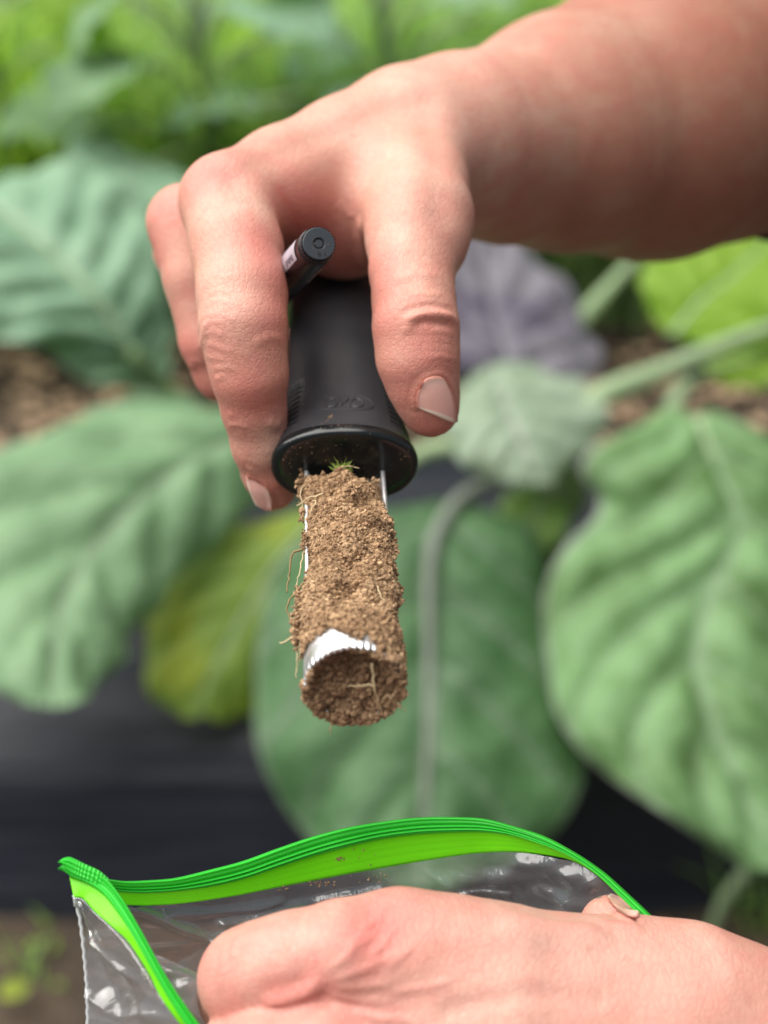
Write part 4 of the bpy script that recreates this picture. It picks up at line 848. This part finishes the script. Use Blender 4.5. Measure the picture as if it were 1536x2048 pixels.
def build_soil():
    ns, na = 170, 100; h2 = na//2; ss = np.linspace(0.0064, LEN-0.0085, ns); Ssg = np.repeat(ss[:, None], h2, 1); x = np.linspace(-1, 1, h2)[None]
    L, R_ = edges(ss); xt = (L+R_)[:, None]/2+x*(R_-L)[:, None]/2; yt = mound(Ssg, xt)+0.0003
    ring = np.clip((Ssg-(LEN-0.017))/0.0035, 0, 1)*np.sqrt(np.clip((R_T+0.0002)**2-xt**2, 0, 1)); lim = ring_limit(xt); yt = np.where(Ssg > LEN-0.0135, np.maximum(yt, ring), np.maximum(yt, ring*0.9)); yt = np.where(Ssg > lim, np.minimum(yt, np.sqrt(np.clip((R_T-.0015)**2-xt**2, 0, 1))), yt)
    xb = np.repeat(x[:, ::-1]*0.0092, ns, 0); yb = -np.sqrt(np.clip(0.0093**2-xb**2, 0, 1))
    V = np.concatenate([np.stack([Ssg, xt, yt], -1), np.stack([Ssg, xb, yb], -1)], 1); V2 = V.reshape(-1, 3)
    F = [tuple(f) for f in grid_faces(ns, na, True)]+[tuple(range(na)), tuple((ns-1)*na+k for k in range(na))[::-1]]
    rr, aa = np.meshgrid(np.linspace(0, R_T-0.0009, 28), np.linspace(0, 2*math.pi, 80, endpoint=False), indexing='ij'); xx, yy = rr*np.cos(aa), rr*np.sin(aa); D = np.stack([plug(xx, yy), xx, yy], -1)
    k = len(V2); F += [tuple(k+q for q in f) for f in grid_faces(28, 80, True)]
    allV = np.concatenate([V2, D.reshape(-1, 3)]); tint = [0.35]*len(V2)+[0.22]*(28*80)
    ico = bmesh.new(); bmesh.ops.create_icosphere(ico, subdivisions=1, radius=1.0); IV = np.array([v.co[:] for v in ico.verts]); IF = np.array([[v.index for v in f.verts] for f in ico.faces]); ico.free()
    R = np.random.default_rng(11); pos, siz, tin = [], [], []
    def add(p, s_, t_): pos.append(p); siz.append(s_); tin.append(t_)
    n = 30000; s = R.uniform(0.0062, LEN-0.0012, n); L, R_ = edges(s); f = R.uniform(-1.02, 1.02, n); x = (L+R_)/2+f*(R_-L)/2
    keep = s < ring_limit(x); s, x = s[keep], x[keep]; y = mound(s, x); ring = np.clip((s-(LEN-0.017))/0.0035, 0, 1)*np.sqrt(np.clip((R_T+0.0005)**2-x**2, 0, 1)); y = np.maximum(y, ring)
    m = len(s); add(np.stack([s+R.normal(0, .0003, m), x, y+R.normal(0.0001, .00028, m)], -1), 0.00013+0.00062*R.random(m)**5.0, R.random(m)**0.8)
    n = 4200; ang = np.radians(R.uniform(-158, 64, n)); s = np.where(ang > -0.5, LEN-R.uniform(-0.0004, 0.0135, n), LEN-R.uniform(-0.0007, 0.0050, n)); rr = R_T+R.uniform(-0.0009, 0.0008, n)
    add(np.stack([s, rr*np.cos(ang), rr*np.sin(ang)], -1), 0.00022+0.00055*R.random(n)**3, R.random(n)*0.85)
    n = 400; ang = np.radians(R.uniform(184, 205, n)); rr = R_T+R.uniform(-.0006, .0005, n); add(np.stack([LEN-R.uniform(-0.0004, 0.003, n), rr*np.cos(ang), rr*np.sin(ang)], -1), 0.0002+0.0004*R.random(n)**3, R.random(n)*0.8)
    n = 5600; q = np.sqrt(R.random(n)); ang = R.uniform(0, 2*math.pi, n); rr = q*(R_T-0.0007); xx, yy = rr*np.cos(ang), rr*np.sin(ang)
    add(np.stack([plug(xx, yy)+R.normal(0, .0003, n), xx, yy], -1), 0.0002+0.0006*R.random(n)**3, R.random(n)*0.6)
    for cx, cs, w_, n_ in ((-0.0104, 0.031, .0011, 150), (-0.0124, LEN-0.022, .0012, 220), (-0.0120, LEN-0.028, .0011, 160), (0.0112, 0.034, .0010, 200), (-0.0112, 0.0095, .0011, 170), (0.0114, 0.052, .0010, 220), (-0.0126, LEN-0.0165, .0012, 240), (0.0076, 0.0090, .0010, 90), (-0.0112, 0.0015, .0006, 26), (-0.0112, 0.020, .0006, 40), (0.0108, 0.025, .0008, 120)):
        add(np.stack([cs+R.normal(0, w_*1.8, n_), cx+R.normal(0, w_*0.45, n_), 0.0006+R.normal(0, w_*0.8, n_)], -1), 0.0002+0.0004*R.random(n_)**2, R.random(n_))
    n_ = 150; add(np.stack([R.uniform(-.002, .006, n_), R.uniform(.004, .0092, n_), R.uniform(-.0045, -.0015, n_)], -1), 0.00018+0.0003*R.random(n_), R.random(n_))
    pos, siz, tin = np.concatenate(pos), np.concatenate(siz), np.concatenate(tin)
    n = len(pos)
    rot = R.normal(size=(n, 4)); rot /= np.linalg.norm(rot, axis=1)[:, None]; w_, x_, y_, z_ = rot.T
    Rm = np.stack([1-2*(y_**2+z_**2), 2*(x_*y_-z_*w_), 2*(x_*z_+y_*w_), 2*(x_*y_+z_*w_), 1-2*(x_**2+z_**2), 2*(y_*z_-x_*w_), 2*(x_*z_-y_*w_), 2*(y_*z_+x_*w_), 1-2*(x_**2+y_**2)], -1).reshape(n, 3, 3)
    sc = siz[:, None]*R.uniform(0.65, 1.25, (n, 3)); jit = 1+R.normal(0, .27, (n, len(IV), 1))
    GV = np.einsum('nij,nvj->nvi', Rm, IV[None]*sc[:, None, :]*jit)+pos[:, None, :]
    GF = (IF[None]+(np.arange(n)*len(IV))[:, None, None]).reshape(-1, 3)
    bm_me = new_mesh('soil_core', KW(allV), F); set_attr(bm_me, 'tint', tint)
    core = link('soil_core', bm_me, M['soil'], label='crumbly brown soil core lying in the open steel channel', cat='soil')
    gm = quad_mesh('soil_grains', KW(GV.reshape(-1, 3)), GF, False); set_attr(gm, 'tint', np.repeat(tin, len(IV)))
    link('soil_grains', gm, M['soil'], core, kind='stuff')
    # roots
    def rootlet(pts, r=0.00016, mat='root'):
        p = crom(np.array(pts), 24); p = p+0.00025*np.stack([fbm(p*900+k*31, 2) for k in range(3)], -1)
        link('root', tube_mesh('root', KW(p), np.linspace(r, r*0.55, 24), 6), M[mat], core)
    E = LEN
    rootlet([(E-0.001, 0.004, 0.006), (E+0.0008, 0.0045, 0.001), (E+0.0012, 0.0055, -0.004), (E+0.0005, 0.0065, -0.0078)], .0003)
    rootlet([(E+0.0008, 0.0045, 0.001), (E+0.0004, 0.001, 0.0003), (E-0.001, -0.0015, -0.001)], .00022)
    rootlet([(E, 0.0064, -0.0055), (E+.001, 0.0072, -0.002), (E+.001, .0085, -.0035), (E+.0005, .0098, -.0055)], .0002)
    rootlet([(E, 0.0075, -0.0065), (E+.0015, 0.008, -0.003), (E+.0005, .0092, -.001)], .00016)
    rootlet([(E-.001, 0.009, -0.004), (E+.001, 0.0105, -0.0055), (E+.001, .0118, -.0068)], .00018)
    rootlet([(E-.001, -0.0045, -0.0105), (E, -0.0048, -0.0128), (E+.0004, -.0046, -.0148)], .00022)
    rootlet([(E-.016, -0.0118, .002), (E-.014, -0.0142, 0.001), (E-.014, -.0162, .0002)], .0003)
    rootlet([(E-.013, -0.0118, .001), (E-.010, -0.0126, -0.002), (E-.008, -.0124, -.005)], .0002)
    rootlet([(0.010, -0.0105, .003), (0.014, -0.0118, .0026), (.017, -.0112, .0012), (.021, -.0117, .0008)], .00017)
    rootlet([(0.019, -0.006, .006), (0.019, -0.0095, .0050), (.020, -.0126, .0032)], .00024)
    rootlet([(0.021, -0.0085, .0058), (0.0225, -0.0078, .0062), (.026, -.0095, .0055)], .0002)
    rootlet([(0.036, -0.0112, .002), (0.037, -0.0136, .001), (.041, -.0144, -.002), (.045, -.0150, -.004)], .00032, 'root_dark')
    rootlet([(0.036, -0.0108, .001), (0.040, -0.0116, -.0005), (.044, -.0126, -.003)], .00018)
    rootlet([(0.047, -0.0108, .001), (0.050, -0.0125, .0), (.052, -.0146, -.001), (.055, -.0144, -.003), (.058, -.0122, -.003)], .0003, 'root_dark')
    rootlet([(0.008, -0.002, .0066), (0.0085, 0.0005, .0072), (.0082, .0035, .0066)], .00018)
    rootlet([(0.025, 0.0085, .0045), (0.027, 0.0105, .003), (.030, .0119, .002)], .00018)
    rootlet([(E-.024, 0.006, .0083), (E-.021, 0.0066, .0086), (E-.019, .0075, .0083)], .00018)
    # moss tuft where core meets handle
    V = []; F = []; rr = random.Random(3)
    for i in range(110):
        c = np.array([0.0076+rr.uniform(-.0008, .001), -0.001+rr.uniform(-.002, .0022), 0.0058+rr.uniform(-.0012, .0008)]); d = np.array([rr.uniform(-.6, .5), rr.uniform(-.8, .8), rr.uniform(.3, 1.1)])*rr.uniform(.001, .0027); sd = np.array([rr.uniform(-1, 1), rr.uniform(-1, 1), 0])*0.00022; k = len(V)
        V += [c-sd, c+sd, c+d*0.6+sd*0.8, c+d, c+d*0.6-sd*0.8]; F.append((k, k+1, k+2, k+3, k+4))
    link('moss', new_mesh('moss', KW(np.array(V)), F), M['moss'], core, kind='stuff')
build_soil()

# ------------------------------------------------------------------ marker pen
def marker():
    A = C3(638, 487, .372); B = C3(505, 632, .458); ax = norm(B-A); s1 = norm(np.cross(ax, (0, 1, 0))); s2 = np.cross(s1, ax); s2 = s2 if s2[1] > 0 else -s2; s1 = s1 if s1[0] > 0 else -s1
    def W(a): a = np.asarray(a, float); return to_world(A+a[..., 0:1]*ax+a[..., 1:2]*s1+a[..., 2:3]*s2)
    rt = root('marker_pen', to_world(A), 'black marker pen tucked between index finger and palm, end cap towards the camera', 'marker')
    R0 = 38*U1*.372
    def lathe(name, prof, mat, n=64, parent=rt, th=None, gear=None):
        a = np.linspace(0, 2*math.pi, n, endpoint=False); V = np.array([[(s, r*math.cos(q), r*math.sin(q)) for q in a] for s, r in prof])
        if gear: 
            for i, (s, r) in enumerate(prof):
                if i in gear[0]: V[i, :, 1:] *= (1-gear[1]*(0.5+0.5*np.sign(np.cos(a*gear[2]))))[:, None]
        return link(name, quad_mesh(name, W(V).reshape(-1, 3), grid_faces(len(prof), n, True)), mat, parent)
    lathe('barrel', [(0.0026, R0*.86), (0.0026, R0*.97), (0.0032, R0*1.0), (0.0040, R0*1.0), (0.0043, R0*.975), (0.0050, R0*1.0), (0.02, R0*1.03), (0.06, R0*1.05), (0.105, R0*1.05), (0.108, R0*.8), (0.108, 0.0001)], M['marker'])
    lathe('end_plug_rim', [(0.0031, R0*.80), (0.0006, R0*.93), (0.0003, R0*.93), (0.0027, R0*.95)], M['marker'], 192, rt, gear=((1, 2), 0.06, 32))
    lathe('end_plug', [(0.004, R0*.86), (0.0003, R0*.88), (0.0, R0*.86), (-0.0001, R0*.84), (-0.0001, R0*.82), (-0.0001, R0*.5), (-0.0001, R0*.34), (-0.0001, R0*.32), (0.0001, R0*.31), (0.0006, R0*.30), (0.0006, R0*.28), (0.0006, R0*.22), (0.0006, R0*.205), (0.0001, R0*.20), (0.0001, R0*.19), (0.0001, R0*.10), (0.0001, R0*.0005)], M['marker_end'])
    lathe('plug_recess', [(0.00025, R0*.305), (0.00025, R0*.205)], M['marker_dark'], 48)
    # moulded numerals 6 and 1 (dark grooves on the plug)
    def stroke(pts): p = np.array(pts)*R0; link('numeral', tube_mesh('numeral', W(np.c_[np.full(len(p), -0.0001), p]), 0.00011, 6), M['marker_dark'], rt)
    t = np.linspace(0, 2*math.pi, 20); stroke(np.stack([0.02+0.08*np.cos(t), -0.60+0.075*np.sin(t)], -1)); stroke([(-0.06, -0.60), (-0.07, -0.50), (-0.03, -0.43)])
    stroke([(0.33, -0.62), (0.30, -0.52), (0.29, -0.38)]); stroke([(0.33, -0.62), (0.28, -0.63)])
    # white sticker on the left flank with dark print, pale lettering below
    def patch(name, s0, s1, a0, a1, lift, mat):
        ss = np.linspace(s0, s1, 10); aa = np.radians(np.linspace(a0, a1, 14)); V = np.array([[(s, (R0*1.035+lift)*math.cos(a), (R0*1.035+lift)*math.sin(a)) for a in aa] for s in ss]); return link(name, quad_mesh(name, W(V).reshape(-1, 3), grid_faces(10, 14)), mat, rt)
    patch('sticker', 0.0065, 0.030, 150, 212, 0.00008, M['label'])
    for k in range(5): patch('print_mark', 0.0095+0.0016*k, 0.0104+0.0016*k, 188, 206-(k % 2)*5, 0.00016, M['print'])
    for k in range(7): patch('print_mark', 0.009+0.0022*k, 0.0104+0.0022*k, 296, 306-(k % 3)*3, 0.00010, M['print_white'])
marker()

# ------------------------------------------------------------------ zip bag
def bag():
    rt = root('zip_bag', P(175, 2100, .345), 'clear zip bag with green zip held open at the bottom', 'bag')
    far_d = lambda x: np.interp(x, [130, 215, 300, 450, 600, 800, 950, 1080, 1200, 1310, 1400], [.338, .340, .347, .358, .367, .372, .371, .364, .354, .345, .343])
    topE = [(216,1759),(250,1763),(291,1762),(351,1757),(419,1741),(487,1723),(556,1698),(624,1675),(692,1657),(760,1645),(836,1636),(912,1635),(972,1639),(1033,1655),(1093,1676),(1154,1709),(1205,1744),(1250,1784),(1303,1835),(1340,1880),(1370,1930)]
    zipE = [(228,1783),(255,1785),(291,1786),(351,1782),(419,1773),(487,1757),(556,1734),(624,1712),(692,1693),(760,1677),(836,1667),(912,1663),(968,1663),(1024,1670),(1080,1686),(1144,1712),(1194,1745),(1240,1788),(1288,1836),(1325,1880),(1355,1930)]
    limE = [(250,1810),(272,1811),(300,1811),(355,1808),(419,1800),(487,1789),(556,1775),(624,1762),(692,1749),(760,1737),(836,1724),(912,1712),(964,1706),(1020,1704),(1080,1709),(1142,1721),(1189,1747),(1236,1790),(1284,1838),(1320,1882),(1350,1932)]
    def curve(E, extra=0.0): return np.array([C3(x, y, far_d(x)+extra) for x, y in E])
    def strip(name, A, B, n, m, relief, mat, thick, facing=-1, bump_fn=None):
        a, b = crom_u(A, n), crom_u(B, n); t = np.linspace(0, 1, m); V = a[:, None]*(1-t)[None, :, None]+b[:, None]*t[None, :, None]
        N = np.cross(np.gradient(V, axis=0), np.gradient(V, axis=1)); N /= np.linalg.norm(N, axis=2)[..., None]+1e-12; N = N*np.where(N[..., 2:3]*facing < 0, -1, 1)
        h = relief(t)[None, :]*np.ones((n, 1))
        if bump_fn is not None: h = h+bump_fn(np.linspace(0, 1, n)[:, None], t[None])
        front = V+N*h[..., None]; back = V-N*thick; k = n*m; F = grid_faces(n, m)
        rim = [(i*m, (i+1)*m, (i+1)*m+k, i*m+k) for i in range(n-1)]+[((i+1)*m+m-1, i*m+m-1, i*m+m-1+k, (i+1)*m+m-1+k) for i in range(n-1)]+[(j+1, j, j+k, j+1+k) for j in range(m-1)]+[((n-1)*m+j, (n-1)*m+j+1, (n-1)*m+j+1+k, (n-1)*m+j+k) for j in range(m-1)]
        me = quad_mesh(name, to_world(np.concatenate([front.reshape(-1, 3), back.reshape(-1, 3)])), np.concatenate([F, F[:, ::-1]+k, np.array(rim)]))
        bmm = bmesh.new(); bmm.from_mesh(me); bmesh.ops.recalc_face_normals(bmm, faces=bmm.faces); bmm.to_mesh(me); bmm.free()
        return link(name, me, mat, rt)
    g = lambda t, c, w_: np.exp(-((t-c)/w_)**2)
    rel_far = lambda t: 0.0004+0.0007*g(t, 0.04, 0.12)+0.0004*g(t, 0.30, 0.12)-0.0004*g(t, .47, .03)+0.0007*g(t, .58, .045)-0.0003*g(t, .67, .025)+0.0008*g(t, .80, .06)
    strip('zip_strip', curve(topE), curve(zipE), 260, 50, rel_far, M['zip'], 0.0006)
    strip('lime_band', curve(zipE, 0.0004), curve(limE, 0.002), 200, 12, lambda t: 0.00008*np.sin(t*25), M['lime'], 0.0001)
    # near strip
    near_d = lambda y: np.interp(y, [1710, 1760, 1850, 1960, 2048, 2150], [.338, .336, .330, .324, .321, .320])
    nc = lambda E, e=0.0: np.array([C3(x, y, near_d(y)+e) for x, y in E])
    nR = [(158,1750),(190,1754),(216,1762),(246,1800),(282,1860),(319,1928),(355,1987),(398,2048),(450,2120)]
    nL = [(139,1754),(172,1766),(206,1788),(236,1825),(266,1872),(302,1936),(337,1996),(374,2052),(428,2125)]
    nM = [(148,1794),(166,1797),(188,1822),(216,1845),(252,1878),(290,1935),(326,1998),(366,2056),(420,2128)]
    rel_near = lambda t: 0.0004+0.0007*g(t, .12, .1)-0.0003*g(t, .27, .04)+0.0008*g(t, .42, .07)+0.0006*g(t, .85, .12)
    strip('zip_strip', nc(nR), nc(nL), 160, 40, rel_near, M['zip'], 0.0006)
    strip('lime_band', nc(nL, .0004), nc(nM, .0015), 120, 10, lambda t: 0*t, M['lime'], 0.0001, bump_fn=lambda u, t: 0.0004*np.sin(u*17+1)*t)
    # welded corner tab with pressed pattern
    cT = [(123,1728),(127,1718),(138,1714),(152,1719),(172,1729),(198,1741),(217,1757)]; cB = [(124,1731),(127,1738),(133,1746),(144,1753),(162,1761),(186,1772),(214,1790)]
    strip('corner_tab', np.array([C3(x, y, .3365) for x, y in cT]), np.array([C3(x, y, .3355) for x, y in cB]), 110, 60, lambda t: 0.0009*np.sqrt(np.clip(1-(2*t-1)**4, 0, 1)), M['zip'], 0.0012,
          bump_fn=lambda u, t: 0.00028*np.sin(u*62+t*11)*np.sin(u*62-t*14))
    # films
    def sheet(name, rows, n, m, amp, seed, freq=60, mat='film', lines=()):
        Rr = np.array([crom_u(np.array([C3(*p) for p in r]), n) for r in rows]); V = np.stack([crom_u(Rr[:, i], m) for i in range(n)])
        N = np.cross(np.gradient(V, axis=0), np.gradient(V, axis=1)); N /= np.linalg.norm(N, axis=2)[..., None]+1e-12
        t = np.linspace(0, 1, m)[None]; q = V*freq+seed; q2 = V*np.array([freq*.25, freq*1.3, freq])+seed*3
        q3 = np.stack([V[..., 0]*freq*0.9+V[..., 1]*freq*1.5, V[..., 1]*freq*0.5-V[..., 0]*freq*0.25, V[..., 2]*freq*0.3], -1)+seed*5
        h = amp*(np.abs(fbm(q, 3))*1.0+0.8*np.abs(vnoise(q2*1.7))+1.3*(1-np.abs(vnoise(q3)))**4)*np.clip(t*5, 0, 1)
        if lines:                                       # sharp pulled wrinkles
            X = 768+V[..., 0]/V[..., 2]/U1; Y = 1024-V[..., 1]/V[..., 2]/U1
            for pts, hh, wd in lines:
                p = crom(np.c_[np.array(pts, float), np.zeros(len(pts))], 40)[:, :2]; d = np.min(np.hypot(X[..., None]-p[:, 0], Y[..., None]-p[:, 1]), -1); h = h+hh*np.exp(-(d/wd)**2)
        V = V+N*h[..., None]; return link(name, quad_mesh(name, to_world(V.reshape(-1, 3)), grid_faces(n, m)), M[mat], rt)
    lime3 = [(x, y, float(far_d(x)+.002)) for x, y in limE[:18]]
    mid3 = [(x+(-60 if i < 2 else 0)*0, 1880+0.35*(y-1800), float(far_d(x)+.004)) for i, (x, y) in enumerate(limE[:18])]; mid3[0] = (165, 1880, .342); mid3[1] = (215, 1885, .345)
    low3 = [(np.interp(i, [0, 17], [173, 1240]), 2000, .352+.012*math.sin(math.pi*i/17)) for i in range(18)]; bot3 = [(np.interp(i, [0, 17], [178, 1240]), 2130, .350+.008*math.sin(math.pi*i/17)) for i in range(18)]
    lime3[0] = (150, 1797, .3385); lime3[1] = (200, 1806, .3395)
    WR = [([(262,1815),(330,1838),(400,1868),(420,1876)], .0022, 9), ([(418,1874),(470,1850),(520,1828),(600,1810)], .0020, 9), ([(330,1826),(420,1822),(500,1812),(560,1800)], .0012, 7), ([(440,1840),(540,1822),(640,1796),(760,1776)], .0016, 8),
          ([(250,1890),(330,1884),(420,1874),(500,1860)], .0008, 5), ([(790,1770),(880,1764),(980,1756),(1060,1730),(1120,1718)], .0010, 17), ([(1000,1765),(1080,1750),(1150,1745),(1190,1768)], .0008, 14), ([(1040,1722),(1110,1738),(1170,1770)], .0006, 13), ([(1085,1775),(1120,1795),(1150,1812)], .0006, 13), ([(900,1790),(960,1780),(1020,1786)], .001, 6),
          ([(170,1870),(210,1866),(240,1860)], .001, 5), ([(170,1910),(215,1905),(280,1890)], .0008, 5)]
    sheet('back_film', [lime3, mid3, low3, bot3], 330, 130, 0.0012, 3.0, lines=WR)
    fold = [(150,1800,.337),(170,1806,.336),(196,1832,.335),(222,1862,.333),(246,1896,.331),(284,1950,.329),(320,1999,.327),(360,2052,.325),(410,2125,.324)]
    nM3 = [(x, y, float(near_d(y)+.0015)) for x, y in nM]
    sheet('front_film', [nM3, [((a[0]+b[0])/2-2, (a[1]+b[1])/2+1, (a[2]+b[2])/2-.0012) for a, b in zip(nM3, fold)], fold], 110, 24, 0.0003, 5.0)
    under = [(151,1806,.3375),(158,1830,.3372),(164,1870,.337),(168,1905,.3368),(171,1940,.3366),(174,1980,.3364),(176,2020,.336),(177,2070,.336),(178,2140,.336)]
    sheet('front_film', [fold, [((a[0]+b[0])/2, (a[1]+b[1])/2+4, (a[2]+b[2])/2+.003) for a, b in zip(fold, under)], under], 110, 50, 0.0012, 8.0)
    # film bunched beside the finger
    sheet('back_film', [[(300,1905,.336),(350,1925,.335),(400,1948,.336),(450,1960,.338)], [(320,1960,.334),(360,1980,.333),(410,2000,.334),(450,2010,.338)], [(350,2040,.333),(390,2050,.332),(430,2070,.334),(470,2080,.338)]], 50, 40, 0.0016, 12.0, 110)
    seam = crom(np.array([C3(147,1790,.3378), C3(152,1808,.338), C3(160,1840,.338), C3(168,1905,.338), C3(174,1980,.338), C3(176,2060,.338), C3(178,2140,.338)]), 60); seam[:, 0] += 0.00012*np.sin(np.arange(60)*1.7)
    link('side_seam', tube_mesh('side_seam', to_world(seam), 0.00042, 6), M['seam'], rt)
    # printed letters on the near film, mostly folded away: O and a stroke
    t = np.linspace(0, 2*math.pi, 28); dO = 0.3315
    link('printed_letter', tube_mesh('printed_letter', np.array([P(290+5*math.cos(q)+4*math.sin(q), 1948+10*math.sin(q)-2*math.cos(q), dO-.002) for q in t]), 0.00013, 5), M['bag_print'], rt)
    link('printed_letter', tube_mesh('printed_letter', np.array([P(298+q*7, 1962+q*14, dO-.0028) for q in np.linspace(0, 1, 8)]), 0.00016, 5), M['bag_print'], rt)
    return rt
bag()
# loose specks of soil on the bag's green band and film, and on the handle
def specks():
    r = np.random.default_rng(5); pts = []; sz = []
    dg = bpy.context.evaluated_depsgraph_get()
    for cx, cy, sx, sy, n, z in ((685, 1717, 10, 4, 18, .00022), (720, 1700, 60, 20, 6, .0002), (640, 1768, 26, 6, 26, .0002), (760, 1755, 40, 8, 14, .0002), (560, 1775, 30, 6, 8, .0002), (690, 850, 70, 8, 34, .0001), (662, 834, 5, 4, 9, .00018), (640, 900, 60, 25, 16, .0001), (805, 905, 12, 14, 9, .00012), (590, 915, 25, 25, 10, .00011), (545, 690, 12, 60, 10, .00018), (620, 480, 30, 20, 8, .00012)):
        for _ in range(n):
            px, py = cx+r.normal(0, sx*.6), cy+r.normal(0, sy*.6); d = norm(P(px, py, 1.0)-CAM); ok, loc, nn, _, ob, _ = scene.ray_cast(dg, Vector(CAM+d*0.2), Vector(d), distance=0.25)
            if ok: pts.append(np.array(loc)); sz.append(z*r.uniform(.6, 1.7))
    V = []; F = []; O = np.array([(1, 0, 0), (-1, 0, 0), (0, 1, 0), (0, -1, 0), (0, 0, 1), (0, 0, -1)], float); OF = [(0, 2, 4), (2, 1, 4), (1, 3, 4), (3, 0, 4), (2, 0, 5), (1, 2, 5), (3, 1, 5), (0, 3, 5)]
    for p, z in zip(pts, sz): k = len(V); V += list(p+O*z*r.uniform(.7, 1.3, (6, 1))); F += [tuple(k+q for q in f) for f in OF]
    me = new_mesh('soil_specks', V, F, False); set_attr(me, 'tint', np.repeat(r.uniform(.2, 1, len(pts)), 6)); link('soil_specks', me, M['soil'], label='loose soil specks scattered on the handle and the bag', cat='soil', kind='stuff')
specks()
